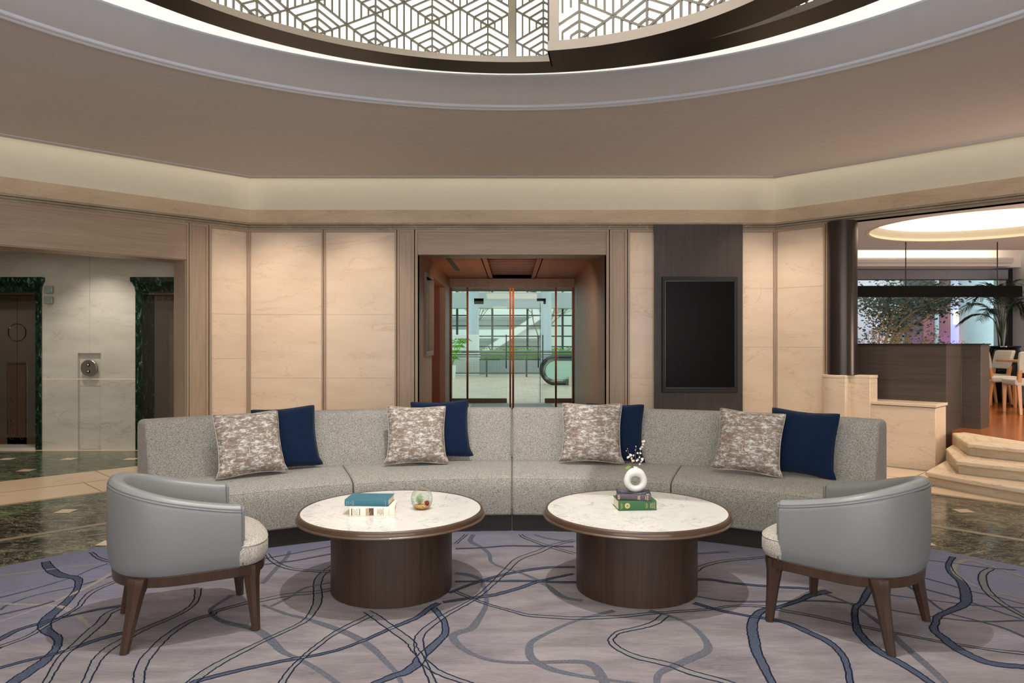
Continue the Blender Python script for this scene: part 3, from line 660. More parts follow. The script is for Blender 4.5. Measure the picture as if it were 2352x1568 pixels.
for i in range(1500):
    x = rr.uniform(-1.45, 3.9); y = rr.uniform(-.25, .3); z = rr.uniform(.6, 1.15)-(.1 if abs(y) > .2 else 0); a = rr.uniform(0, 6.28); q = .07
    g.add([(x, y, z), (x+q*math.cos(a), y+q*.4, z+q*math.sin(a)), (x-q*math.sin(a), y-q*.3, z+q*math.cos(a))], [(0, 1, 2)])
tag(g.build('foliage', 'hedge', t), kind='stuff')
t = thing('railing', 'steel railing with mesh infill panels across the atrium', 'railing', (0, 29, 0))
g = G(); g.tube([(-4, 0, 1.02), (4, 0, 1.02)], .05, 10); g.tube([(-4, 0, .90), (4, 0, .90)], .03, 8); g.build('handrail', 'rail_steel', t, smooth=50)
for i in range(-3, 4):
    x = -1.03+i*1.62; g = G(); g.box((x-.035, -.03, 0), (x+.035, .03, .86)); g.build('post', 'rail_steel', t)
    g = G()
    g.box((x+.05, -.015, .80), (x+1.57, .015, .84)); g.box((x+.05, -.015, .13), (x+1.57, .015, .17))
    for q in range(31): xx = x+.05+q*.0507; g.box((xx-.004, -.006, .17), (xx+.004, .006, .80))
    for q in range(13): zz = .17+q*.05; g.box((x+.05, -.006, zz-.004), (x+1.57, .006, zz+.004))
    g.build('mesh_infill', 'rail_steel', t)
t = thing('escalator', 'end of an escalator with glass balustrade and black rounded handrail', 'escalator', (.95, 23.4, 0))
for dy, nm in ((0, 0), (1.0, 1)):
    arc = [(.47-.45*math.sin(R(a)), dy, .47+.45*math.cos(R(a))) for a in range(0, 181, 12)]
    g = G(); g.tube([(3.5, dy, .92)]+arc+[(.9, dy, -.0+.02)], .035, 8); g.build('handrail', 'rubber_black', t, smooth=50)
    for k in (.06, .11):
        g = G(); g.tube([(3.5, dy, .92-k)]+[(.47-(.45-k)*math.sin(R(a)), dy, .47+(.45-k)*math.cos(R(a))) for a in range(0, 181, 12)]+[(.9, dy, .02+k)], .014, 6); g.build('rail_guide', 'rail_steel', t, smooth=50)
    g = G(); g.add([(3.5, dy, .82), (3.5, dy, .2)]+[(.47-.33*math.sin(R(a)), dy, .50+.32*math.cos(R(a))) for a in range(180, -1, -12)], [tuple(range(18))]); g.build('glass_panel', 'green_glass_panel', t)
g = G(); g.box((.9, -.15, 0), (3.5, 1.15, .30)); g.box((.8, -.12, 0), (.95, 1.12, .2), 1); g.build('truss_box', ['step_marble', 'rail_steel'], t, bevel=.01)
# building and bare trees outside
t = thing('office_building', 'white building with balcony bands seen through the atrium window', 'building', (0, 54, 0))
g = G(); g.box((-14, 0, -3), (14, 3, 12)); g.build('wall', 'atrium_white', t)
for k in range(-1, 5): g = G(); g.box((-14, -1.2, k*1.6+.1), (3, 0, k*1.6+.75)); g.build('balcony', 'atrium_white', t); g = G(); g.box((-13, -.05, k*1.6+.8), (2.5, 0, k*1.6+1.5)); g.build('window_band', 'mesh_panel', t)
g = G(); g.bar((-3, -1.4, 0), (4.5, -1.4, 5.0), .5, .5); g.build('stair_ramp', 'atrium_white', t)
def bare_tree(x, y, h, seed, lab):
    rr = random.Random(seed); t = thing('bare_tree', lab, 'tree', (x, y, 0)); g = G()
    def grow(p, d, L, r, k):
        q = p+d*L; g.tube([p, (p+q)/2+Vector((rr.uniform(-.04, .04)*L, 0, 0)), q], [r, r*.85, r*.7], 5, cap=False)
        if k:
            for _ in range(3):
                a = rr.uniform(.3, .75); e = rr.uniform(0, 6.28)
                n = (d+Vector((math.cos(e), math.sin(e), rr.uniform(-.1, .3)))*a).normalized(); grow(q if rr.random() < .6 else p+d*L*.7, n, L*rr.uniform(.6, .8), r*.62, k-1)
    grow(Vector((0, 0, 0)), Vector((0, 0, 1)), h*.36, .07, 5); g.build('branches', 'bare_branch', t)
bare_tree(-2.0, 41, 5, 1, 'bare street tree outside, left of the door posts'); bare_tree(1.6, 45, 5.5, 2, 'bare street tree outside, right of the door posts')
t = thing('small_palm', 'small palm frond plant at the far left of the atrium view', 'plant', (-2.35, 28.0, 0))
g = G(); g.lathe([(.12, 0), (.16, .5), (.13, .5)], 16); g.build('pot', 'atrium_white', t)
g = G()
for i in range(7):
    a = -40+i*30; pts = [(math.sin(R(a))*.12*q, 0, .5+.33*q-.025*q*q) for q in range(6)]; g.tube(pts, .008, 4)
    for q in range(1, 6):
        p = Vector(pts[q]); g.add([p, p+Vector((.22, .05, -.1)), p+Vector((.05, 0, .04))], [(0, 1, 2)]); g.add([p, p+Vector((-.22, .05, -.1)), p+Vector((-.05, 0, .04))], [(0, 1, 2)])
g.build('fronds', 'hedge', t)

# ------------------------------------------------------------------ restaurant
ZF = .39
g = G(); g.prism([(5.12, 8.08), (5.26, 7.28), (6.72, 6.22), (6.8, 5.5), (8.8, 5.5), (8.8, 12.6), (3.45, 12.6), (3.45, 9.6)], .002, ZF-.002); st(g, 'floor_dining', 'plank_floor')
g = G(); g.box((8.8, 4.4, 0), (8.95, 12.75, 3.6)); g.box((8.6, 12.6, 0), (8.95, 12.75, 3.6)); st(g, 'wall_dining_right', 'pale_wall')
g = G(); g.box((6.86, 4.4, 0), (8.95, 4.52, 3.6)); g.box((3.33, 9.12, 0), (3.45, 12.75, 3.6)); st(g, 'wall_dining_side', 'pale_wall')
OC = (5.98, 9.0); OR = 1.38; OX = 1.0
g = G()
outer = [(3.4, 8.95), (3.4, 11.3), (8.85, 11.3), (8.85, 4.45), (6.95, 4.45), (7.0, 5.35)]
def ray_out(a):
    dx, dy = math.sin(a), math.cos(a); best = 1e9
    for i in range(len(outer)):
        (x1, y1), (x2, y2) = outer[i], outer[(i+1) % len(outer)]; ex, ey = x2-x1, y2-y1; den = dx*ey-dy*ex
        if abs(den) < 1e-9: continue
        t_ = ((x1-OC[0])*ey-(y1-OC[1])*ex)/den; s_ = ((x1-OC[0])*dy-(y1-OC[1])*dx)/den
        if t_ > 0 and -1e-6 <= s_ <= 1+1e-6: best = min(best, t_)
    return (OC[0]+dx*best, OC[1]+dy*best)
aa = sorted([2*math.pi*i/96 for i in range(96)]+[math.atan2(x-OC[0], y-OC[1]) % (2*math.pi) for x, y in outer]); n_ = len(aa)
vs = []
for a in aa: vs += [(OC[0]+OR*math.sin(a), OC[1]+OR*math.cos(a), 2.86), (*ray_out(a), 2.86)]
g.add(vs, [(2*i, 2*((i+1) % n_), 2*((i+1) % n_)+1, 2*i+1) for i in range(n_)])
g.box((3.4, 12.35, 2.70), (8.85, 12.6, 3.2)); g.box((3.4, 11.3, 3.12), (8.85, 12.6, 3.2)); g.box((3.4, 11.25, 2.861), (8.85, 11.3, 3.2))
g.box((3.4, 12.0, 2.68), (8.4, 12.6, 2.72)); g.loft([[(x, y, z) for y, z in ((12.05, 2.83), (12.0, 2.82), (11.97, 2.79), (11.99, 2.75), (12.05, 2.70), (12.10, 2.68), (12.1, 2.83))] for x in (3.4, 8.42)])
st(g, 'ceiling_dining', 'ceiling_paint')
g = G(); g.lathe([(OR, 2.86), (OR-.03, 2.852), (OR-.06, 2.862), (OR-.04, 2.90), (OR-.10, 2.95), (OR-.12, 2.99), (OR-.06, 3.0)], 96, OC); trim(g, 'cream_paint', smooth=50)
t = thing('dome_light', 'glowing cream round ceiling recess in the restaurant', 'ceiling light', (OC[0], OC[1], 3.02))
g = G(); g.lathe([(.01, .12), (.8, .10), (1.2, .05), (OR, -.02)], 96); g.build('diffuser', 'dining_dome_light', t, smooth=True)
g = G(); g.box((3.5, 12.14, 2.74), (8.3, 12.2, 2.76)); tag(g.build('light_strip', 'dining_cove_light'), 'warm light strip in the slot above the restaurant window', 'light strip')
# hanging beam light
t = thing('beam_pendant', 'long straight black beam light hanging from two thin rods over the restaurant', 'pendant light', (6.0, 10.4, 0))
zb = 2.06
g = G(); g.box((-1.45, -.05, zb), (1.40, .05, zb+.16)); g.build('beam', 'beam_black', t, bevel=.004)
for x in (-.265, 1.07): g = G(); g.tube([(x, 0, zb+.16), (x, 0, 2.86)], .008, 8); g.build('rod', 'black_matt', t)
# window wall
win = thing('window_1', 'x', 'x', (0, 12.6, 0)); del win['label']; del win['category']; win['kind'] = 'structure'
g = G(); g.box((8.72, -.05, ZF), (8.82, .06, 2.74)); g.box((3.4, -.05, 2.70), (8.8, .05, 2.76)); g.box((3.4, -.05, ZF), (8.8, .05, ZF+.12)); g.build('window_frame', 'window_frame', win)
g = G(); g.box((3.4, -.004, ZF+.1), (8.72, .004, 2.7)); g.build('pane', 'clear_glass', win)
t = thing('roller_blind', 'grey roller blind pulled a little way down over the restaurant window', 'blind', (0, 12.52, 2.5))
g = G(); g.box((3.45, 0, .0), (8.70, .01, .17)); g.build('cloth', 'blind', t); g = G(); g.box((3.45, -.02, .17), (8.70, .03, .23)); g.build('cassette', 'blind_blue', t); g = G(); g.box((3.45, -.004, -.012), (8.70, .014, .004)); g.build('bottom_bar', 'window_frame', t)
# garden court behind the glass
g = G(); g.box((2.4, 16.2, 0), (13.5, 16.4, 5)); g.box((2.4, 12.8, 0), (2.5, 16.2, 5)); g.box((13.4, 12.8, 0), (13.5, 16.2, 5)); st(g, 'wall_garden', 'garden_wall')
for a, b, m, lab in ((8.88, 9.2, 'garden_panel_dark', 'dark grey glossy panel in the garden court'), (9.21, 9.46, 'garden_panel', 'brown wall panel lit orange in the garden court'), (9.55, 9.83, 'garden_panel', 'brown wall panel lit violet in the garden court')):
    g = G(); g.box((a, 16.0, 0), (b, 16.15, 4.2)); tag(g.build('court_panel', m), lab, 'wall panel')
for x, y, r, lab in ((9.94, 15.2, .36, 'broad pale blue garden court column near the restaurant palm'), (9.22, 15.5, .04, 'slim garden court post behind the shrubs')):
    g = G(); g.lathe([(r, 0), (r, 4.5)], 24, (x, y)); tag(g.build('court_column', 'garden_column', smooth=40), lab, 'column')
area('garden_warm_light', (9.35, 15.7, .3), (9.40, 16.05, 2), 30, .25, .2, 'FF8038')
area('garden_violet_light', (9.7, 15.7, .3), (9.75, 16.05, 2), 45, .25, .2, '4028FF')
t = thing('court_window', 'small lit shuttered window in the garden court', 'window', (10.0, 15.9, 1.5))
g = G(); g.box((-.15, 0, .3), (.02, .04, .62)); g.build('lit_pane', 'dining_dome_light', t)
g = G()
for q in range(10): g.box((-.06, -.03, .62+q*.035), (.03, -.01, .64+q*.035))
g.build('shutter', 'window_frame', t)
def shrub(x, y, h, seed, lab, n=1500, spread=.75):
    rr = random.Random(seed); t = thing('garden_tree', lab, 'tree', (x, y, 0)); g = G(); tips = []
    def grow(p, d, L, r, k):
        q = p+d*L; g.tube([p, (p+q)/2+Vector((rr.uniform(-.06, .06), rr.uniform(-.06, .06), 0)), q], [r, r*.85, r*.7], 5, cap=False)
        if k < 3: tips.append(q); tips.append((p+q)/2)
        if k:
            for _ in range(3):
                e = rr.uniform(0, 6.28); nd = (d+Vector((math.cos(e), math.sin(e), rr.uniform(-.3, .4)))*rr.uniform(.4, .9)).normalized(); grow(q, nd, L*rr.uniform(.55, .8), r*.6, k-1)
    for _ in range(3): grow(Vector((rr.uniform(-.08, .08), rr.uniform(-.05, .05), 0)), Vector((rr.uniform(-.2, .2), rr.uniform(-.1, .1), 1)).normalized(), h*.38, .03, 4)
    g.build('branches', 'dry_branch', t); g = G()
    for _ in range(n):
        p = rr.choice(tips)+Vector((rr.gauss(0, .10), rr.gauss(0, .10), rr.gauss(0, .08))); a = rr.uniform(0, 6.28); b = rr.uniform(-.8, .8); q = rr.uniform(.05, .10)
        d = Vector((math.cos(a), math.sin(a), b)).normalized()*q; e = d.orthogonal().normalized()*q*.3
        g.add([p, p+d*.5+e, p+d, p+d*.5-e], [(0, 1, 2, 3)])
    tag(g.build('leaves', 'garden_leaf', t), kind='stuff')
shrub(7.1, 13.9, 2.6, 11, 'leafy dark tree in the garden court beside the bronze column', 3200)
shrub(8.15, 15.0, 1.9, 12, 'shrub with dry tangled branches in front of the brown court panels', 500)
shrub(8.9, 14.3, 1.3, 13, 'low shrub in front of the violet court panel', 350)
shrub(9.9, 13.6, 1.3, 14, 'sparse shrub behind the restaurant palm', 250)
# palm in a glossy pot
t = thing('palm_pot', 'large glossy black ribbed pot in the restaurant corner', 'pot', (8.38, 12.2, ZF))
g = G(); rib = []
for k, (r, z) in enumerate(((.19, 0), (.24, .12), (.31, .4), (.335, .6), (.32, .74), (.26, .86), (.24, .9), (.27, .93), (.27, .95), (.22, .95))):
    rib.append([((r*(1-.03*abs(math.sin(R(a*8)))))*math.cos(R(a)), (r*(1-.03*abs(math.sin(R(a*8)))))*math.sin(R(a)), z) for a in range(0, 360, 5)])
g.loft(rib); g.build('body', 'black_gloss', t, smooth=40)
t = thing('palm', 'tall kentia palm with long dark feathery fronds growing in the glossy black pot', 'palm', (8.38, 12.2, ZF+.95))
rr = random.Random(5)
g = G()
for k in range(5): a = k*1.3; g.tube([(.05*math.cos(a), .05*math.sin(a), 0), (.07*math.cos(a), .06*math.sin(a), .22), (.11*math.cos(a), .07*math.sin(a), .42)], [.012, .010, .007], 6)
g.build('stems', 'palm_leaf', t, smooth=True)
for i, (az, reach, H) in enumerate(((180, .80, .62), (200, .62, .95), (165, .55, .78), (215, .72, .50), (150, .72, .42), (20, .36, .80), (-10, .37, .60), (90, .35, .95), (120, .42, .98), (250, .4, .85), (285, .35, 1.0), (335, .38, .66))):
    az = R(az); g = G(); pts = []
    for q in range(15):
        f = q/14; rad = reach*(f**1.25); z = .25*min(1, f*4)+H*math.sin(min(f, 1)*2.25)*.9-.18*f*f
        pts.append(Vector((math.cos(az)*rad, math.sin(az)*rad*.7, z)))
    g.tube(pts, [.009*(1-q/18) for q in range(15)], 5)
    for q in range(9, 34):
        f = q/34*14; k = int(f); p = pts[k].lerp(pts[min(k+1, 14)], f-k); d = (pts[min(k+1, 14)]-pts[max(k-1, 0)]).normalized()
        sd = d.cross(Vector((0, 0, 1))); sd = sd.normalized() if sd.length > .05 else Vector((0, 1, 0)); L = .26*math.sin(math.pi*(q-6)/30)+.05
        for s_ in (1, -1):
            e = p+d*L*.65+sd*s_*L*.6+Vector((0, 0, -.32*L)); m_ = (p+e)/2+Vector((0, 0, .02)); w_ = d*.0085
            pl = [p-w_, m_-w_, e, m_+w_, p+w_]; pl = [Vector((min(v_.x, .40), min(v_.y, .34), v_.z)) for v_ in pl]; g.add(pl, [(0, 1, 2, 3, 4)])
    g.build('frond', 'palm_leaf', t)
# dining chairs and tables
def dining_chair(lab, x, y, a):
    t = thing('dining_chair', lab, 'chair', (x, y, ZF), R(a), 'dining chairs in the restaurant')
    g = G(); g.box((-.23, -.24, .40), (.25, .24, .49)); g.build('seat', 'dining_fabric', t, bevel=.025, seg=3)
    g = G(); g.loft([[(x0-.17*0, -w_, z), (x0, w_, z), (x0+.06, w_, z), (x0+.06, -w_, z)] for x0, w_, z in ((-.25, .2, .58), (-.28, .215, .72), (-.32, .215, .86), (-.33, .20, .88))]); g.build('backrest', 'dining_fabric', t, bevel=.018, seg=3)
    for sx, sy in ((1, 1), (1, -1), (-1, 1), (-1, -1)):
        g = G()
        if sx > 0: g.loft([[(x0+p*q, sy*.21+r_*q, z) for p, r_ in ((-1, -1), (1, -1), (1, 1), (-1, 1))] for x0, q, z in ((.22, .024, .41), (.23, .016, 0))])
        else: g.loft([[(x0+p*q, sy*.185+r_*q, z) for p, r_ in ((-1, -1), (1, -1), (1, 1), (-1, 1))] for x0, q, z in ((-.24, .022, .62), (-.20, .025, .42), (-.27, .016, 0))])
        g.build('leg', 'oak', t)
    return t
def redo(src, lab, x, y, a): c_ = copy_tree(src); c_.location = (x, y, ZF); c_.rotation_euler = (0, 0, R(a)); c_['label'] = lab; return c_
dc = dining_chair('restaurant chair just right of the dark screen wall, its seat seen from the side', 7.48, 11.15, 15)
redo(dc, 'restaurant chair farthest back beside the window, half hidden behind the dark screen wall', 7.28, 12.2, 170)
redo(dc, 'restaurant chair standing in front of the glossy palm pot, facing left', 7.86, 11.80, 180)
redo(dc, 'nearest restaurant chair at the right edge, seen from behind', 7.33, 10.15, 75)
def dtable(lab, x, y):
    t = thing('dining_table', lab, 'table', (x, y, ZF), 0)
    g = G(); g.box((-.32, -.32, .70), (.32, .32, .735)); g.build('tabletop', 'oak', t, bevel=.006)
    g = G(); g.lathe([(.03, .02), (.03, .70)], 12); g.build('pedestal', 'steel', t); g = G(); g.lathe([(.001, .02), (.25, .015), (.25, 0)], 24); g.build('foot_plate', 'black_matt', t)
dtable('light oak restaurant table beside the nearest chair', 8.12, 11.2)

# ------------------------------------------------------------------ rug with inlaid curving bands
RUG_CURVES = [
 ('D',0.06,[(-2.96,4.53),(-2.87,4.42),(-2.77,4.32),(-2.67,4.25),(-2.6,4.23),(-2.53,4.17),(-2.46,4.04),(-2.42,3.94),(-2.38,3.79),(-2.36,3.69),(-2.34,3.6),(-2.3,3.51),(-2.24,3.44),(-2.15,3.37),(-2.11,3.32),(-2.07,3.24),(-2.05,3.16),(-2.04,3.09),(-2.04,3.01),(-2.04,2.91)]),
 ('L',0.03,[(-3.1,4.24),(-3.05,4.26),(-2.91,4.33),(-2.73,4.43),(-2.5,4.51)]),
 ('N',0.03,[(-2.82,3.86),(-2.79,3.89),(-2.69,4.04),(-2.6,4.23),(-2.58,4.37),(-2.54,4.49)]),
 ('N',0.03,[(-2.66,3.71),(-2.67,3.79),(-2.62,3.93),(-2.49,4.06),(-2.44,4.14),(-2.36,4.28)]),
 ('L',0.035,[(-2.57,3.52),(-2.55,3.56),(-2.5,3.68),(-2.46,3.8),(-2.43,3.95),(-2.41,4.09),(-2.41,4.34),(-2.38,4.42)]),
 ('L',0.035,[(-2.78,3.8),(-2.72,3.8),(-2.6,3.79),(-2.47,3.78),(-2.36,3.75),(-2.24,3.66),(-2.13,3.56),(-2.06,3.49),(-1.98,3.45),(-1.84,3.43)]),
 ('N',0.03,[(-2.63,3.63),(-2.61,3.65),(-2.5,3.77),(-2.46,3.84)]),
 ('D',0.03,[(-2.4,3.32),(-2.4,3.34),(-2.39,3.45),(-2.33,3.54),(-2.31,3.58),(-2.25,3.63),(-2.21,3.67),(-2.15,3.72),(-2.06,3.77)]),
 ('O',0.03,[(-2.34,3.24),(-2.34,3.26),(-2.29,3.38),(-2.29,3.5),(-2.28,3.64),(-2.28,3.75),(-2.32,3.87),(-2.34,4.01),(-2.29,4.2)]),
 ('D',0.03,[(-2.2,3.04),(-2.19,3.05),(-2.13,3.11),(-2.07,3.16),(-2.02,3.21),(-1.98,3.27),(-1.93,3.35),(-1.86,3.42)]),
 ('O',0.045,[(-1.89,2.89),(-1.9,2.91),(-1.95,3.04),(-1.99,3.16),(-2.01,3.31),(-2.03,3.44),(-2.04,3.54),(-2.07,3.66),(-2.05,3.74)]),
 ('O',0.045,[(-1.74,2.89),(-1.74,2.91),(-1.79,3.05),(-1.82,3.14),(-1.83,3.25),(-1.81,3.36),(-1.79,3.45),(-1.72,3.61),(-1.69,3.74),(-1.71,3.87),(-1.77,4.03)]),
 ('O',0.045,[(-1.51,2.89),(-1.52,2.91),(-1.57,3.01),(-1.61,3.14),(-1.63,3.3),(-1.63,3.43),(-1.6,3.57),(-1.53,3.65),(-1.53,3.69),(-1.41,3.82),(-1.35,3.85),(-1.24,3.93),(-1.1,3.97),(-1.0,4.03)]),
 ('O',0.045,[(-1.31,2.88),(-1.31,2.91),(-1.3,2.98),(-1.28,3.06),(-1.24,3.16),(-1.15,3.34),(-1.06,3.5),(-1.03,3.58),(-1.03,3.71),(-1.05,3.86),(-1.12,4.11),(-1.14,4.28),(-1.11,4.46)]),
 ('D',0.03,[(-1.31,2.91),(-1.27,2.95),(-1.12,3.05),(-0.95,3.14),(-0.81,3.21),(-0.69,3.33),(-0.59,3.47),(-0.48,3.61),(-0.43,3.74),(-0.39,3.81)]),
 ('O',0.035,[(-0.94,2.89),(-0.94,2.91),(-0.94,3.03),(-0.92,3.16),(-0.89,3.28),(-0.84,3.43),(-0.72,3.64)]),
 ('B',0.055,[(-1.54,3.93),(-1.57,3.74),(-1.54,3.66),(-1.47,3.58),(-1.39,3.53),(-1.26,3.47),(-1.18,3.4),(-1.1,3.3),(-1.03,3.21),(-0.93,3.13),(-0.82,3.03),(-0.71,2.91),(-0.69,2.89)]),
 ('B',0.05,[(-1.32,3.78),(-1.16,3.66),(-1.03,3.59),(-0.93,3.52),(-0.82,3.44),(-0.72,3.35),(-0.63,3.24),(-0.55,3.11),(-0.49,3.01),(-0.45,2.91),(-0.44,2.87)]),
 ('D',0.05,[(-0.58,2.89),(-0.49,2.98),(-0.45,3.01),(-0.41,3.09),(-0.4,3.16),(-0.34,3.33),(-0.32,3.42),(-0.34,3.56),(-0.41,3.74)]),
 ('O',0.045,[(-0.75,3.69),(-0.7,3.63),(-0.57,3.45),(-0.47,3.31),(-0.45,3.25),(-0.41,3.17),(-0.37,3.06),(-0.32,2.91),(-0.31,2.88)]),
 ('O',0.045,[(-0.4,3.16),(-0.43,3.29),(-0.43,3.42),(-0.36,3.6),(-0.28,3.74),(-0.19,3.9),(-0.11,4.12),(-0.04,4.34),(0.04,4.58),(0.18,4.75),(0.28,4.89),(0.44,5.02)]),
 ('O',0.04,[(-0.39,3.12),(-0.31,3.01),(-0.19,2.92),(-0.13,2.88)]),
 ('O',0.03,[(-0.32,3.99),(-0.22,3.88),(-0.12,3.78),(-0.02,3.71),(0.08,3.64),(0.18,3.62),(0.33,3.6),(0.54,3.62),(0.7,3.66),(0.92,3.7),(1.03,3.72),(1.14,3.76),(1.25,3.77),(1.35,3.75),(1.41,3.7),(1.53,3.63),(1.66,3.53),(1.79,3.44),(1.89,3.38),(2.0,3.31),(2.17,3.23),(2.29,3.19),(2.34,3.17)]),
 ('D',0.03,[(-0.35,3.96),(-0.32,4.0),(-0.22,4.12),(-0.08,4.25),(0.04,4.33),(0.22,4.41),(0.39,4.42)]),
 ('D',0.03,[(-0.33,4.15),(0.1,4.16),(0.36,4.14),(1.08,4.19),(1.26,4.13),(1.46,4.07),(1.69,4.03)]),
 ('D',0.03,[(-0.37,3.82),(-0.23,3.88),(-0.1,3.93),(0.04,4.04),(0.15,4.15),(0.27,4.23),(0.37,4.29)]),
 ('B',0.045,[(-0.28,5.17),(-0.29,4.99),(-0.21,4.85),(-0.15,4.69),(-0.13,4.52),(-0.05,4.4),(0.04,4.32),(0.14,4.19),(0.21,4.06),(0.28,3.9),(0.38,3.84)]),
 ('B',0.055,[(-0.34,4.3),(-0.26,4.27),(-0.19,4.19),(-0.16,4.06),(-0.14,3.9),(-0.14,3.75),(-0.17,3.58),(-0.2,3.47),(-0.26,3.42),(-0.28,3.37),(-0.24,3.27),(-0.17,3.18),(-0.08,3.12),(0.05,3.1),(0.29,3.11),(0.35,3.07),(0.37,2.99),(0.38,2.91),(0.38,2.87)]),
 ('B',0.05,[(0.53,3.7),(0.41,3.63),(0.31,3.56),(0.2,3.45),(0.1,3.33),(0.08,3.26),(0.08,3.17),(0.11,3.1),(0.18,3.03),(0.28,2.98),(0.4,2.94),(0.5,2.91),(0.56,2.89)]),
 ('D',0.025,[(-0.38,4.81),(-0.22,4.83),(-0.02,4.88),(0.18,4.87),(0.42,4.86)]),
 ('O',0.03,[(-0.39,4.93),(-0.33,5.17)]),
 ('O',0.03,[(0.06,5.17),(0.1,5.07),(0.25,4.87),(0.41,4.7)]),
 ('B',0.03,[(0.16,5.16),(0.26,5.06),(0.43,4.97)]),
 ('O',0.04,[(0.78,3.64),(0.71,3.54),(0.62,3.48),(0.52,3.43),(0.48,3.38),(0.46,3.32),(0.49,3.23),(0.56,3.15),(0.68,3.08),(0.75,3.01),(0.88,2.92),(0.92,2.88)]),
 ('B',0.055,[(0.71,3.7),(0.75,3.67),(0.8,3.63),(0.87,3.53),(0.9,3.41),(0.9,3.28),(0.87,3.21),(0.8,3.15),(0.7,3.07),(0.62,3.0),(0.59,2.91),(0.59,2.87)]),
 ('D',0.04,[(0.97,3.81),(1.07,3.71),(1.2,3.63),(1.29,3.59),(1.37,3.53),(1.42,3.43),(1.43,3.41),(1.47,3.31),(1.47,3.19),(1.44,3.07),(1.38,2.91),(1.36,2.87)]),
 ('D',0.05,[(1.06,2.87),(1.06,2.91),(1.08,3.06),(1.1,3.21),(1.14,3.37),(1.18,3.51),(1.24,3.63),(1.31,3.71),(1.4,3.75),(1.54,3.84),(1.62,3.91),(1.69,3.95),(1.77,3.99)]),
 ('N',0.03,[(1.01,3.91),(1.12,3.85),(1.22,3.83),(1.38,3.83),(1.65,3.84),(1.81,3.8),(1.92,3.75),(2.05,3.66),(2.3,3.56),(2.56,3.57)]),
 ('O',0.03,[(1.12,4.34),(1.19,4.44),(1.35,4.54),(1.63,4.62),(1.81,4.69)]),
 ('O',0.02,[(1.21,4.7),(1.44,4.74)]),
 ('D',0.045,[(2.07,4.08),(1.99,3.99),(1.88,3.83),(1.8,3.74),(1.73,3.6),(1.67,3.45),(1.65,3.33),(1.65,3.21),(1.68,3.11),(1.7,3.01),(1.71,2.91),(1.71,2.87)]),
 ('B',0.045,[(1.72,3.96),(1.77,3.87),(1.81,3.76),(1.82,3.64),(1.82,3.5),(1.8,3.3),(1.79,3.13),(1.78,2.99),(1.77,2.91),(1.77,2.87)]),
 ('D',0.055,[(2.86,4.63),(2.74,4.48),(2.66,4.33),(2.62,4.18),(2.56,4.04),(2.48,3.9),(2.41,3.8),(2.29,3.71),(2.17,3.63),(2.1,3.54),(2.04,3.45),(2.03,3.36),(2.02,3.25),(2.04,3.15),(2.08,3.09),(2.19,3.06),(2.25,3.05)]),
 ('L',0.04,[(3.04,4.2),(2.98,4.42),(2.93,4.56),(2.82,4.51),(2.72,4.4),(2.66,4.27),(2.64,4.12),(2.67,4.0),(2.78,3.87),(2.81,3.82)]),
 ('O',0.04,[(2.95,4.39),(2.84,4.3),(2.73,4.14),(2.65,3.97),(2.61,3.8),(2.6,3.63),(2.61,3.54)]),
 ('N',0.02,[(2.42,4.23),(2.5,4.11),(2.55,4.01),(2.64,3.91),(2.72,3.79),(2.76,3.74)]),
 ('N',0.025,[(2.32,4.03),(2.42,3.89),(2.5,3.71),(2.56,3.59)]),
 ('N',0.03,[(2.26,4.09),(2.25,3.86),(2.24,3.68),(2.33,3.56),(2.39,3.48),(2.42,3.37),(2.43,3.3)]),
 ('N',0.02,[(2.08,3.93),(2.19,3.88),(2.33,3.82),(2.47,3.77),(2.68,3.74)]),
 ('N',0.02,[(2.63,4.57),(2.75,4.51),(2.94,4.4),(3.08,4.36)]),
 ('O',0.03,[(-1.61,4.69),(-1.54,4.57),(-1.43,4.44),(-1.32,4.37),(-1.14,4.33),(-1.08,4.32)]),
 ('B',0.035,[(-1.44,4.12),(-1.45,4.4),(-1.46,4.63),(-1.48,4.75)]),
 ('B',0.025,[(-1.27,3.76),(-1.21,3.91),(-1.18,4.03),(-1.13,4.08),(-1.03,4.14)]),
 ('N',0.03,[(-1.59,4.59),(-1.43,4.71),(-1.22,4.88)]),
 ('O',0.015,[(-1.55,4.47),(-1.38,4.55),(-1.17,4.71)]),
 ('O',0.03,[(-2.79,4.73),(-2.65,4.59),(-2.51,4.51)]),
]
RC = (0, 1.95); RR_ = 4.03; RZ = .012
rug = thing('round_rug', 'huge round lavender-grey rug with curving blue and grey line pattern under the seating', 'rug', (RC[0], RC[1], 0))
RT = RZ-.0025
g = G(); g.lathe([(.0001, RT), (1, RT), (2, RT), (3, RT), (RR_-.01, RT)], 160); g.lathe([(RR_-.01, RT), (RR_, RT-.004), (RR_, 0)], 160, mi=1)
RSTY = {'B': (2, None), 'N': (3, None), 'L': (4, None), 'O': (5, 6), 'D': (3, 6)}
def smooth_line(pts, n=7):
    out = []; P = [Vector((*p, 0)) for p in pts]; P = [P[0]*2-P[1]]+P+[P[-1]*2-P[-2]]
    for i in range(1, len(P)-2):
        for k in range(n):
            t_ = k/n; a, b, c_, d_ = P[i-1:i+3]
            out.append(.5*((2*b)+(-a+c_)*t_+(2*a-5*b+4*c_-d_)*t_*t_+(-a+3*b-3*c_+d_)*t_**3))
    out.append(P[-2]); return out
rr = random.Random(9)
NEAR = [(s_, w_, [(x_, 5.74-y_) for x_, y_ in p_]) for s_, w_, p_ in RUG_CURVES]      # the pattern carries on towards the near side
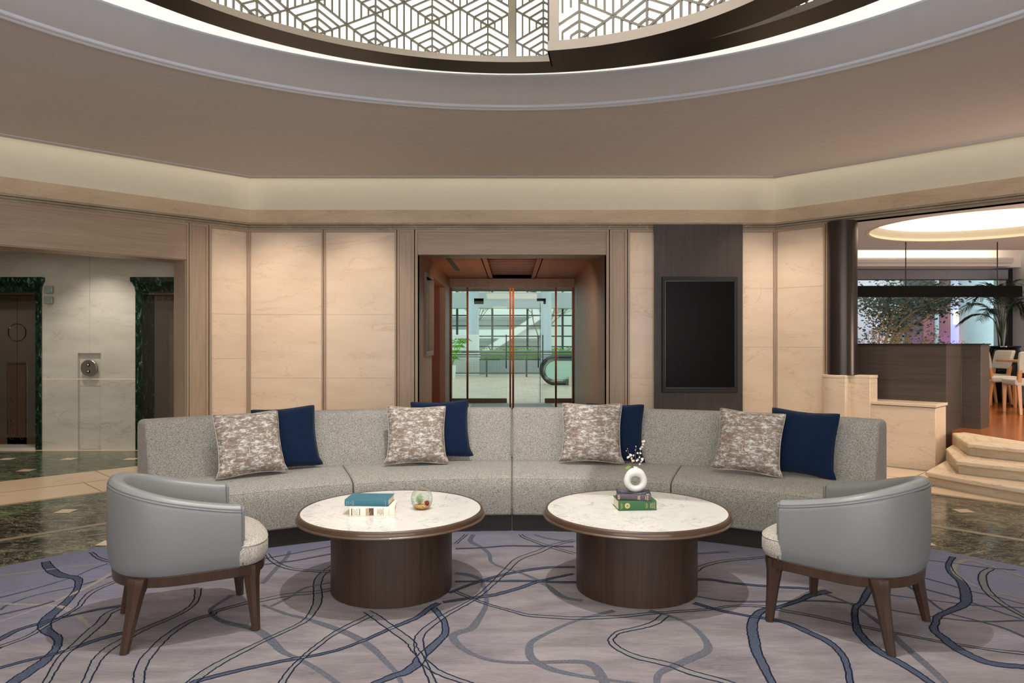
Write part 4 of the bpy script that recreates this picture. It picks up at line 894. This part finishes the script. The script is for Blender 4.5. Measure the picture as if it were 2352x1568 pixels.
for idx, (sty, wd, pts) in enumerate(RUG_CURVES+NEAR):
    L = [p for p in smooth_line(pts) if (p.x-RC[0])**2+(p.y-RC[1])**2 < (RR_-.02)**2]
    if len(L) < 3: continue
    fill, edge = RSTY[sty]; z = RT+.0005+(idx % 58)*.00002
    nrm = []
    for i, p in enumerate(L):
        d_ = L[min(i+1, len(L)-1)]-L[max(i-1, 0)]; d_ = d_.normalized() if d_.length > 1e-6 else Vector((1, 0, 0)); nrm.append(Vector((-d_.y, d_.x, 0)))
    wv = [wd*(.62+.2*math.sin(i*.11+idx)+rr.uniform(-.04, .04)) for i in range(len(L))]
    def ribbon(o0, o1, zz, mi):
        vs = []
        for i, p in enumerate(L):
            for o_ in (o0[i], o1[i]): q = p+nrm[i]*o_; vs.append((q.x-RC[0], q.y-RC[1], zz))
        g.add(vs, [(2*i, 2*i+1, 2*i+3, 2*i+2) for i in range(len(L)-1)], mi)
    ribbon([-w_/2 for w_ in wv], [w_/2 for w_ in wv], z, fill)
    if edge is not None:
        for s_ in (1, -1):
            jj = [rr.uniform(-.0022, .0022) for _ in L]
            ribbon([s_*(w_/2)+j for w_, j in zip(wv, jj)], [s_*(w_/2+.0068)+j for w_, j in zip(wv, jj)], z+.0003, edge)
g.build('pile', ['rug_pile', 'rug_edge', 'rug_band', 'rug_dark', 'rug_light', 'rug_fill', 'rug_outline'], rug)

# ------------------------------------------------------------------ curved sofa
SCY = 1.97
sofa = thing('curved_sofa', 'very long semicircular grey tweed banquette sofa on a dark plinth', 'sofa', (0, SCY, RZ))
def sarc(prof, a0, a1, n=40): return G().lathe([(r, z-RZ) for r, z in prof], n, a0=a0, a1=a1, closed=True)
for a0, a1 in ((-40.3, -.04), (.04, 40.3)):
    sarc([(3.88, .13), (3.865, .30), (3.87, .44), (3.90, .58), (3.94, .72), (3.96, .79), (3.975, .825), (4.0, .842), (4.03, .848), (4.14, .848), (4.18, .84), (4.205, .82), (4.215, .79), (4.215, .13)], a0, a1, 48).build('backrest', 'sofa_tweed', sofa, bevel=.028, seg=4, limit=70)
for a0, a1 in ((-40.2, -20.15), (-20.05, -.05), (.05, 20.05), (20.15, 40.2)):
    g = G(); ar = math.radians(a1-a0); prof = [(3.25, .135), (3.238, .22), (3.236, .33), (3.242, .395), (3.25, .407), (3.27, .418), (3.32, .427), (3.45, .436), (3.6, .440), (3.80, .442), (3.90, .44), (3.90, .135)]
    g = sarc(prof, a0, a1, 26); g.build('seat_cushion', 'sofa_tweed', sofa, bevel=.014, seg=3, limit=70)
    g = G(); g.tube([(3.249*math.sin(R(a0+.4+(a1-a0-.8)*i/20)), 3.249*math.cos(R(a0+.4+(a1-a0-.8)*i/20)), .4035-RZ) for i in range(21)], .0035, 5)
    g.build('seam', 'sofa_tweed', sofa)
for a0, a1 in ((-39.6, -.08), (.08, 39.6)): sarc([(3.30, RZ), (3.30, .135), (4.14, .135), (4.14, RZ)], a0, a1).build('plinth', 'plinth_wood', sofa)

# ------------------------------------------------------------------ cushions
def cushion(lab, ang, r, mat, size=.47, th=.085, tilt=17, roll=0, pip='taupe_piping', group=None, yaw=0, seed=0, lift=0):
    rr = random.Random(seed); n = 22; top = []; bot = []; h = size/2
    ph = rr.uniform(0, 6)
    for i in range(n+1):
        for j in range(n+1):
            u = -1+2*i/n; v = -1+2*j/n
            x = h*u*(1-.10*(1-v*v)-.03*(abs(u*v)**6))+(1 if u > 0 else -1)*.022*max(0, (abs(u)-.78)/.22)*max(0, (-v-.72)/.28); z = h*v*(1-.10*(1-u*u)-.05*(abs(u*v)**6))
            ear = max(0, abs(u)+abs(v)-1.55)*.05
            t_ = th*(((1-u**2)*(1-v**2))**.42)+.006
            wr = .006*math.sin(9*u+ph+3*v)*(1-abs(u))*(abs(v))+.004*math.sin(13*v+ph*2)*(abs(u))*(1-abs(v))
            if v < -.3: t_ += .012*math.sin(6*u+ph)*(-v-.3)*(1-u*u)
            off = ear*(1 if (i+j) % 2 else 1)*math.sin(ph+u*2)
            top.append((x, -t_-wr+off, z+h)); bot.append((x, t_*.9+wr+off, z+h))
    t = thing('cushion', lab, 'cushion', (r*math.sin(R(ang)), SCY+r*math.cos(R(ang)), .447+lift), 0, group)
    t.rotation_euler = Matrix.Rotation(R(-ang+yaw), 3, 'Z').to_4x4().to_euler()
    m = (Matrix.Rotation(R(-ang+yaw), 3, 'Z') @ Matrix.Rotation(R(-tilt), 3, 'X') @ Matrix.Rotation(R(roll), 3, 'Y')); t.rotation_euler = m.to_euler()
    g = G(); N1 = (n+1)**2; idx = lambda i, j: i*(n+1)+j
    fs = [(idx(i, j), idx(i+1, j), idx(i+1, j+1), idx(i, j+1)) for i in range(n) for j in range(n)]
    fs2 = [tuple(N1+k for k in f[::-1]) for f in fs]
    brd = [idx(i, 0) for i in range(n)]+[idx(n, j) for j in range(n)]+[idx(i, n) for i in range(n, 0, -1)]+[idx(0, j) for j in range(n, 0, -1)]
    fs3 = [(brd[k], brd[(k+1) % len(brd)], N1+brd[(k+1) % len(brd)], N1+brd[k]) for k in range(len(brd))]
    g.add(top+bot, fs+fs2+fs3); g.build('cover', mat, t, smooth=True)
    g = G(); g.tube([((Vector(top[k])+Vector(bot[k]))/2) for k in brd], .0045, 6, closed=True); g.build('piping', pip, t, smooth=True)
    return t
NG, PG = None, None
cushion('navy cushion with rounded corners behind the patterned one at the far left', -26.3, 3.775, 'navy_fabric', .48, .06, 15, -3, 'navy_fabric', NG, seed=1)
cushion('taupe cushion with white brushstroke pattern, far left on the sofa', -30.6, 3.61, 'pattern_fabric', .475, .085, 20, -2, 'taupe_piping', PG, 3, seed=2, lift=.004)
cushion('navy cushion behind the patterned one, left of the sofa centre seam', -8.5, 3.80, 'navy_fabric', .475, .06, 13, -2, 'navy_fabric', NG, seed=3, lift=.02)
cushion('taupe brushstroke-pattern cushion left of the sofa centre seam', -11.7, 3.655, 'pattern_fabric', .475, .085, 18, 1, 'taupe_piping', PG, seed=4)
cushion('navy cushion behind the flowering vase and the patterned cushion', 12.2, 3.80, 'navy_fabric', .475, .055, 13, 1, 'navy_fabric', NG, seed=5)
cushion('taupe brushstroke-pattern cushion standing right of the sofa centre seam', 9.7, 3.67, 'pattern_fabric', .485, .085, 15, 0, 'taupe_piping', PG, seed=6, lift=.004)
cushion('navy cushion at the far right of the sofa, standing behind a patterned one', 33.1, 3.745, 'navy_fabric', .48, .06, 15, 3, 'navy_fabric', NG, -2, seed=7)
cushion('taupe cushion with white brushstroke pattern, far right on the sofa', 27.9, 3.60, 'pattern_fabric', .475, .085, 19, 3, 'taupe_piping', PG, 0, seed=8, lift=.004)

# ------------------------------------------------------------------ lounge armchairs
def chair_T(x): f = min(1, max(0, (.215-x)/.56)); return .630+.130*(f**1.25)
def shell_outline(n=30):
    """outer plan curve from one arm front round the back to the other, with inward normals"""
    pts = [(.215-.235*i/6, -.335) for i in range(6)]
    e = 2.25
    for i in range(n+1):
        a = R(-90-180*i/n); c_, s_ = math.cos(a), math.sin(a)
        pts.append((-.02-.33*abs(c_)**(2/e), .335*(1 if s_ > 0 else -1)*abs(s_)**(2/e)))
    pts += [(.215-.235*i/6, .335) for i in range(5, -1, -1)]
    return pts
def normals(pts, closed=False):
    out = []
    for i in range(len(pts)):
        a = pts[i-1] if (i or closed) else pts[0]; b = pts[(i+1) % len(pts)] if (i < len(pts)-1 or closed) else pts[-1]
        dx, dy = b[0]-a[0], b[1]-a[1]; l = math.hypot(dx, dy) or 1; out.append((dy/l, -dx/l))
    return out
def armchair(lab, x, y, a):
    t = thing('armchair', lab, 'armchair', (x, y, RZ), R(a))
    z0 = .330-RZ
    P = shell_outline(); NN = normals(P)
    cx = lambda p: (p[0]*.0-.0)
    # choose inward direction
    NN = [(nx, ny) if nx*(0-p[0])+ny*(0-p[1]) > 0 else (-nx, -ny) for p, (nx, ny) in zip(P, NN)]
    def at(i, off, z): p, n_ = P[i], NN[i]; return (p[0]+n_[0]*off, p[1]+n_[1]*off, z)
    rings = []; gro = []
    for i in range(len(P)):
        T = chair_T(P[i][0])-RZ
        rings.append([at(i, .040, z0), at(i, .024, z0+.006), at(i, .012, z0+.025), at(i, .004, z0+.07), at(i, 0, z0+.14), at(i, 0, T-.05), at(i, .003, T-.034), at(i, .009, T-.028),
                      at(i, .006, T-.020), at(i, .014, T-.007), at(i, .030, T), at(i, .050, T-.002), at(i, .066, T-.013), at(i, .076, T-.035), at(i, .080, T-.09), at(i, .082, .44-RZ), at(i, .082, .40-RZ)])
        gro.append(at(i, .004, T-.031))
    g = G(); g.loft(rings); g.build('shell', 'grey_leather', t, bevel=.012, seg=3, limit=60)
    # piping along the rim and down both arm fronts
    f0 = [(P[0][0]+.002, P[0][1]+.010, z) for z in (z0+.01, .45, .56)]; f1 = [(P[-1][0]+.002, P[-1][1]-.010, z) for z in (.56, .45, z0+.01)]
    path = f0+gro+f1
    g = G(); g.tube(path, .0036, 6); g.build('piping', 'grey_leather', t, smooth=True)
    g = G(); g.tube([(x_, y_*.985, z_-.007) for x_, y_, z_ in gro], .0028, 5); g.build('rim_groove', 'leather_groove', t, smooth=True)
    # front pads on the arm ends
    for s_ in (-1, 1):
        g = G(); zt = chair_T(.215)-RZ; g.box((.212, s_*.255 if s_ > 0 else -.325, .445), (.228, .325 if s_ > 0 else -.255, zt-.012)); g.build('arm_front', 'grey_leather', t, bevel=.007, seg=3)
    # seat
    front = []
    for i in range(25):
        a_ = R(-90+180*i/24); c_, s_ = math.cos(a_), math.sin(a_); front.append((.205+.165*abs(c_)**(2/2.7), .332*(1 if s_ > 0 else -1)*abs(s_)**(2/2.7)))
    outl = [(-.15, -.26), (0, -.262), (.12, -.262), (.16, -.275), (.192, -.315)]+front+[(.192, .315), (.16, .275), (.12, .262), (0, .262), (-.15, .26), (-.24, .18), (-.26, 0), (-.24, -.18)]
    n2 = normals(outl, True); n2 = [(-nx, -ny) if nx*(.05-p[0])+ny*(0-p[1]) < 0 else (nx, ny) for p, (nx, ny) in zip(outl, n2)]
    sr = []
    def crown(px, py): return max(0, 1-((px-.05)/.36)**2)*max(0, 1-(py/.36)**2)
    for off, z in ((.03, .335), (.010, .345), (.0, .37), (0, .415), (.004, .432), (.010, .440), (.03, .449), (.07, .456)):
        sr.append([(p[0]+n_[0]*off, p[1]+n_[1]*off, z-RZ) for p, n_ in zip(outl, n2)])
    sr.append([(.05+(p[0]-.05)*.55, p[1]*.55, .468-RZ) for p in outl]); sr.append([(.05+(p[0]-.05)*.2, p[1]*.2, .475-RZ) for p in outl])
    g = G(); g.loft(sr); g.build('seat', 'seat_tweed', t, smooth=50)
    g = G(); g.tube([(p[0]+n_[0]*.003, p[1]+n_[1]*.003, .433-RZ) for p, n_ in zip(outl, n2)][4:32], .003, 5); g.build('seat_welt', 'seat_tweed', t, smooth=True)
    # wooden frame ring
    full = [(px, py) for px, py in P][::1]
    fr = [(px*.945, py*.945) for px, py in P]+[(p[0]-.012, p[1]*.94) for p in front[::-1]]
    nf = normals(fr, True); nf = [(-nx, -ny) if nx*(.0-p[0])+ny*(0-p[1]) < 0 else (nx, ny) for p, (nx, ny) in zip(fr, nf)]
    rings = [[(p[0]+n_[0]*o_, p[1]+n_[1]*o_, z-RZ) for o_, z in ((0, .337), (.004, .288), (.05, .288), (.05, .337))] for p, n_ in zip(fr, nf)]
    rings.append(rings[0]); g = G(); g.loft(rings, cap=False); g.build('seat_frame', 'leg_wood', t, bevel=.003)
    for sx, sy in ((1, 1), (1, -1), (-1, 1), (-1, -1)):
        tx, ty = (.262 if sx > 0 else -.215), .252; fx, fy = (.285 if sx > 0 else -.275), .275
        g = G(); rg = []
        for f, q in ((0, .046), (.06, .046), (.13, .041), (.22, .035), (.5, .028), (1, .019)):
            x_ = sx*abs(tx)+(sx*abs(fx)-sx*abs(tx))*f; y_ = sy*(ty+(fy-ty)*f)
            z = (.333-RZ)*(1-f)
            k = .35
            rg.append([(x_+q*c_, y_+q*s_, z) for c_, s_ in ((1, k), (k, 1), (-k, 1), (-1, k), (-1, -k), (-k, -1), (k, -1), (1, -k))])
        g.loft(rg); g.build('leg', 'leg_wood', t, smooth=35)
    return t
ac = armchair('grey leather tub armchair with pale tweed seat, left of the coffee tables', -1.62, 3.56, 28.5)
a2 = copy_tree(ac); a2.location = (1.68, 3.56, RZ); a2.rotation_euler = (0, 0, R(135.6)); a2['label'] = 'grey leather tub armchair with pale tweed seat, right of the coffee tables'

# ------------------------------------------------------------------ coffee tables
def coffee_table(lab, x, y):
    t = thing('coffee_table', lab, 'coffee table', (x, y, RZ))
    g = G(); g.lathe([(.001, .430), (.503, .430), (.503, .4425), (.001, .4425)], 96); g.build('stone_top', 'quartz', t, smooth=40)
    g = G(); g.lathe([(.502, .4425), (.503, .4445), (.511, .4450), (.516, .442), (.520, .430), (.521, .418), (.527, .414), (.529, .410), (.527, .406), (.515, .403), (.30, .400), (.30, .43), (.502, .43)], 128, closed=True); g.build('rim', 'rim_wood', t, smooth=50)
    g = G(); rg = []
    an = [i*2.25 for i in range(160)]
    for z in (0, .400):
        rg.append([((.339-(.004 if any(abs(((a-b+180) % 360)-180) < 1.0 for b in (-128, -52, 52, 128, 0, 180)) else 0))*math.cos(R(a)), (.339-(.004 if any(abs(((a-b+180) % 360)-180) < 1.0 for b in (-128, -52, 52, 128, 0, 180)) else 0))*math.sin(R(a)), z) for a in an])
    g.loft(rg); g.build('drum_base', 'table_wood', t, smooth=40)
    return t
TZ = RZ+.4425
ct = coffee_table('round coffee table with white stone top, left one, carrying the teal and cream books', -.682, 4.06)
c2 = copy_tree(ct); c2.location = (.706, 4.06, RZ); c2['label'] = 'round coffee table with white stone top, right one, carrying the vase'

# ------------------------------------------------------------------ books
def book(lab, x, y, z, w_, d, h, a, cloth, spine=None, board=.0028, jacket=False):
    t = thing('book', lab, 'book', (x, y, z), R(a))
    g = G(); g.box((-w_/2, -d/2, 0), (w_/2, d/2, board)); g.box((-w_/2, -d/2, h-board), (w_/2, d/2, h))
    g.loft([[(x_, -d/2-.004*math.sin(R(q)), h/2-h/2*math.cos(R(q))) for q in range(0, 181, 20)]+[(x_, -d/2+.004, h), (x_, -d/2+.004, 0)] for x_ in (-w_/2, w_/2)], mi=1 if spine else 0)
    g.build('cover', [cloth, spine or cloth], t, bevel=.0008, seg=2)
    g = G(); g.box((-w_/2+.004, -d/2+.002, board), (w_/2-.004, d/2-.004, h-board)); g.build('pages', 'page_paper', t)
    return t
b = book('cream-jacketed thick book lying under the teal book on the left table', -.768, 3.965, TZ, .243, .155, .050, 5, 'cream_cloth')
g = G(); sy = -.155/2-.0046
def mark(g, x0, x1, z0, z1, mi): g.box((x0, sy, z0), (x1, sy+.002, z1), mi)
mark(g, -.112, -.107, .006, .044, 0); mark(g, -.102, -.099, .006, .044, 1); mark(g, -.070, -.067, .006, .043, 0); mark(g, -.064, -.062, .008, .043, 1)
mark(g, -.035, -.020, .005, .044, 1); mark(g, -.018, .008, .005, .044, 0)
for k in range(7): mark(g, -.016+k*.0034, -.0145+k*.0034, .008+(k % 3)*.006, .02+(k % 4)*.005, 2)
mark(g, .028, .0295, .006, .044, 0); mark(g, .058, .060, .006, .044, 0)
g.build('spine_print', ['brown_ink', 'beige_ink', 'cream_cloth'], b)
rot = (R(90), R(90), 0)
for s_, x_, sz, m in (('CASAMENTI', -.091, .007, 'brown_ink'), ('ILLUMINATI', -.081, .0055, 'brown_ink'), ('in the time of', .034, .005, 'brown_ink'), ('the great houses', .040, .0045, 'brown_ink'), ('and gardens of', .046, .0045, 'brown_ink'), ('the world', .052, .0045, 'brown_ink'), ('EDITIONS', .090, .006, 'beige_ink')):
    pass
for x_, segs in ((-.091, 6), (-.081, 7), (.034, 4), (.040, 6), (.046, 7), (.052, 5), (.090, 7)):
    g = G(); rr = random.Random(int(x_*1000)+99)
    for k in range(segs): z_ = .025+(k-segs/2)*.0052; g.box((x_-.0015*rr.uniform(.6, 1.1), sy-.0003, z_), (x_+.0015*rr.uniform(.5, 1), sy+.002, z_+.0034))
    g.build('spine_lettering', 'brown_ink' if x_ < .08 else 'beige_ink', b)
b = book('teal cloth-bound book lying on the cream book on the left table', -.792, 3.985, TZ+.0503, .240, .165, .036, -2.5, 'teal_cloth')
sy = -.165/2-.0046
for x_, segs, w2 in ((-.110, 6, 1), (-.103, 4, .8), (-.097, 5, .9), (-.088, 3, .7), (-.077, 6, 1), (-.069, 6, 1), (.106, 7, .9)):
    g = G(); rr = random.Random(int(x_*1000)+999)
    for k in range(segs): z_ = .018+(k-segs/2)*.0042; g.box((x_-.0016*w2, sy-.0003, z_), (x_+.0012*rr.uniform(.4, 1), sy+.002, z_+.0028))
    g.build('spine_lettering', 'silver_ink', b)
b = book('thick green bible lying under the plum book on the right table', .700, 4.09, TZ, .216, .150, .055, 4, 'green_cloth')
sy = -.150/2-.0044
for s_, x_, sz in (('THE NEW', .096, .0085), ('ENGLISH', .0865, .0085), ('BIBLE', .0755, .0105), ('WITH THE', .055, .0055), ('APOCRYPHA', .049, .0055), ('OXFORD', -.086, .0065), ('CAMBRIDGE', -.0935, .0065)):
    text(s_, sz, 'gold_ink', b, (x_, sy, .0275), (R(90), R(90), 0), 'spine_lettering')
g = G(); g.loft([[(-.058+.0150*math.cos(R(a)), yy, .0285+.0150*math.sin(R(a))) for a in range(0, 360, 15)] for yy in (sy, sy+.002)])
for k in range(4): 
    a = R(45*k); g.bar((-.058-.012*math.cos(a), sy-.0003, .0285-.012*math.sin(a)), (-.058+.012*math.cos(a), sy-.0003, .0285+.012*math.sin(a)), .0014, .0008, 1, Vector((0, 1, 0)))
g.build('spine_emblem', ['gold_ink', 'green_cloth'], b)
b = book('plum and navy hardback lying on the green bible under the white vase', .695, 4.095, TZ+.0553, .192, .145, .034, -6, 'navy_board', 'plum_cloth')
sy = -.145/2-.0046
for x_, segs in ((-.088, 6), (-.082, 6), (.023, 5), (.031, 6), (.066, 5), (.076, 7)):
    g = G(); rr = random.Random(int(x_*1000)+999)
    for k in range(segs): z_ = .017+(k-segs/2)*.0042; q = rr.uniform(-.001, .001); g.box((x_-.0022+q, sy-.0003, z_), (x_+.0018+q, sy+.002, z_+.0030))
    g.build('spine_lettering', 'gold_ink', b)
g = G(); g.box((.068, -.066, .034), (.086, -.055, .0344)); g.build('price_label', 'pearl_label', b)
g = G()
for pts in (((-.085, .03), (-.08, .05), (-.05, .055), (-.03, .05)), ((-.085, .03), (-.07, .0), (-.04, -.01), (.0, -.03), (.04, -.035), (.07, -.02)), ((.05, .05), (.07, .03), (.08, .0), (.06, -.02)), ((-.075, .02), (-.03, .02)), ((.02, -.045), (.06, -.04))):
    g.tube([(x_, y_, .0343) for x_, y_ in pts], .0006, 4)
g.build('cover_drawing', 'silver_ink', b)

# ------------------------------------------------------------------ ring vase with blossom twigs
VZ = TZ+.0553+.0345
vx, vy = .706, 4.085
t = thing('ring_vase', 'white ceramic ring-shaped vase standing on the plum book', 'vase', (vx, vy, VZ))
g = G(); rg = []; Rm, rm = .0470, .0195
for i in range(48):
    a = 2*math.pi*i/48; cz = .066; tx = max(0, math.cos(a)-.55)/.45; rad = rm*(1+.15*tx); fl = 1
    ring = []
    for k in range(16):
        q = 2*math.pi*k/16; rr_ = Rm+rad*math.cos(q)*(1 if math.cos(q) < 0 else 1+.25*tx)
        X = rr_*math.sin(a); Z = cz+rr_*math.cos(a)*1.0; Y = rad*1.15*math.sin(q)
        Z = max(Z, .0015); ring.append((X, Y, Z))
    rg.append(ring)
rg.append(rg[0]); g.loft(rg, cap=False); g.build('body', 'white_ceramic', t, smooth=True)
g = G(); g.lathe([(.040, .108), (.032, .119), (.022, .130), (.0145, .139), (.0125, .146), (.0105, .146), (.0105, .12)], 32); 
g.v = [(x_, y_*(.62+.38*min(1, max(0, (z_-.108)/.035))), z_) for x_, y_, z_ in g.v]; g.build('neck', 'white_ceramic', t, smooth=50)
t = thing('blossom_twigs', 'bunch of thin twigs with white blossoms and one green leaf standing in the ring vase', 'flowers', (vx, vy, VZ+.12))
tw = [((-.006, 0), (-.018, .05), (-.030, .085), (-.040, .125)), ((0, .0), (.002, .05), (-.002, .09), (.003, .135)), ((.004, 0), (.010, .05), (.018, .09), (.032, .155)), ((.004, 0), (.016, .04), (.026, .065)), ((-.004, 0), (-.012, .04), (-.016, .075)), ((-.006, 0), (-.018, .03), (-.024, .042))]
tw = [[(x_*1.25, z_*1.05+.002) for x_, z_ in q] for q in tw]
for i, q in enumerate(tw):
    g = G(); yo = (i-2.5)*.004; g.tube([(x_, yo*(.4+k*.6), z_) for k, (x_, z_) in enumerate(q)], [.0017-.0003*k for k in range(len(q))], 6); g.build('twig', 'twig', t, smooth=True)
rr = random.Random(21)
spots = [(-.038, .075), (-.028, .087), (-.020, .080), (-.012, .083), (-.022, .068), (-.040, .070), (-.018, .055), (-.008, .052), (.004, .055), (.014, .058), (.022, .070), (.012, .092), (.022, .095), (.027, .115), (.034, .125), (.038, .140), (.042, .158), (.036, .155), (.032, .062), (.036, .056), (.028, .05), (.022, .036), (.034, .066), (-.03, .078)]
for i, (x_, z_) in enumerate(spots):
    x_, z_ = x_*1.12, z_*1.1; y_ = rr.uniform(-.02, .012); g = G(); a0 = rr.uniform(0, 6); tn = Vector((rr.uniform(-.6, .6), -1, rr.uniform(-.3, .8))).normalized(); u_ = tn.orthogonal().normalized(); v_ = tn.cross(u_)
    c_ = Vector((x_, y_, z_))
    for k in range(5):
        a = a0+k*1.2566; d_ = u_*math.cos(a)+v_*math.sin(a); e_ = tn.cross(d_); L_ = rr.uniform(.006, .0085)
        g.add([c_, c_+d_*L_*.6+e_*.0026+tn*.001, c_+d_*L_+tn*.0025, c_+d_*L_*.6-e_*.0026+tn*.001], [(0, 1, 2, 3)])
    bl = g.build('blossom', 'petal', t)
    g = G(); g.ball(c_+tn*.001, .0016, 0, 4); g.build('stamens', 'stamen', bl)
for x_, z_ in ((-.052, .115), (-.046, .128), (-.001, .12), (.002, .142), (.004, .138)):
    g = G(); g.ball((x_, 0, z_), .0022, 0, 5, (1, 1, 1.3)); g.build('bud', 'petal', t, smooth=True)
g = G(); c0 = Vector((-.022, -.005, .03)); L_ = [(0, 0), (.008, .006), (.018, .0085), (.028, .006), (.036, 0), (.028, -.005), (.018, -.007), (.008, -.005)]
g.add([c0+Vector((-.005-x_*.95-y_*.3, -.004, -.002-x_*.35+y_)) for x_, y_ in L_], [tuple(range(8))]); g.tube([(-.006, 0, .012), (-.015, -.003, .028), (-.027, -.005, .028)], .0008, 5); g.build('leaf', 'leaf', t)

# ------------------------------------------------------------------ glass terrarium
tx_, ty_ = -.513, 4.06
t = thing('terrarium', 'round clear glass terrarium with a hanging loop standing on the left table', 'terrarium', (tx_, ty_, TZ))
g = G(); rs = .062
prof = [(.020, .0006), (.034, .002), (.048, .012), (.058, .032), (.062, .055), (.060, .075), (.052, .096), (.038, .110), (.020, .118), (.009, .121), (.008, .126), (.004, .129), (.001, .130)]
g.lathe(prof, 32); g.build('globe', 'terrarium_glass', t, smooth=True)
g = G(); g.tube([(.008*math.cos(R(a)), 0, .138+.009*math.sin(R(a))) for a in range(0, 360, 24)], .0022, 6, closed=True); g.tube([(0, 0, .126), (0, 0, .131)], .005, 8); g.build('loop', 'terrarium_glass', t, smooth=True)
g = G(); g.tube([(.012+.036*math.cos(R(a)), -.050+.002*abs(math.sin(R(a))), .062+.034*math.sin(R(a))) for a in range(0, 360, 15)], .0012, 6, closed=True); g.build('opening_rim', 'terrarium_glass', t, smooth=True)
g = G(); g.lathe([(.001, .002), (.030, .003), (.044, .012), (.050, .020), (.03, .024), (.001, .026)], 28); tag(g.build('gravel', 'gravel', t), kind='stuff')
t2 = thing('air_plant', 'spiky pale green succulent inside the glass terrarium', 'plant', (tx_-.012, ty_, TZ+.026))
rr = random.Random(4); g = G()
for i in range(46):
    az = i*2.399; el = .25+1.2*(i/46); L_ = .030+.018*(i/46); d_ = Vector((math.cos(az)*math.cos(el), math.sin(az)*math.cos(el), math.sin(el)))
    c_ = Vector((0, 0, .006+.012*i/46)); g.tube([c_, c_+d_*L_*.5+Vector((0, 0, .002)), c_+d_*L_], [.0030, .0034, .0004], 5)
g.build('leaves', 'succulent', t2, smooth=True)
t2 = thing('moss_ball', 'small dark red moss tuft inside the glass terrarium', 'moss', (tx_+.030, ty_-.012, TZ+.036))
g = G(); g.ball((0, 0, 0), .011, 0, 8)
for i in range(160):
    d_ = Vector((rr.gauss(0, 1), rr.gauss(0, 1), rr.gauss(0, 1))).normalized(); e_ = d_.orthogonal()*.0012; g.add([d_*.009+e_, d_*.009-e_, d_*.0165], [(0, 1, 2)])
g.build('fibres', 'red_moss', t2)
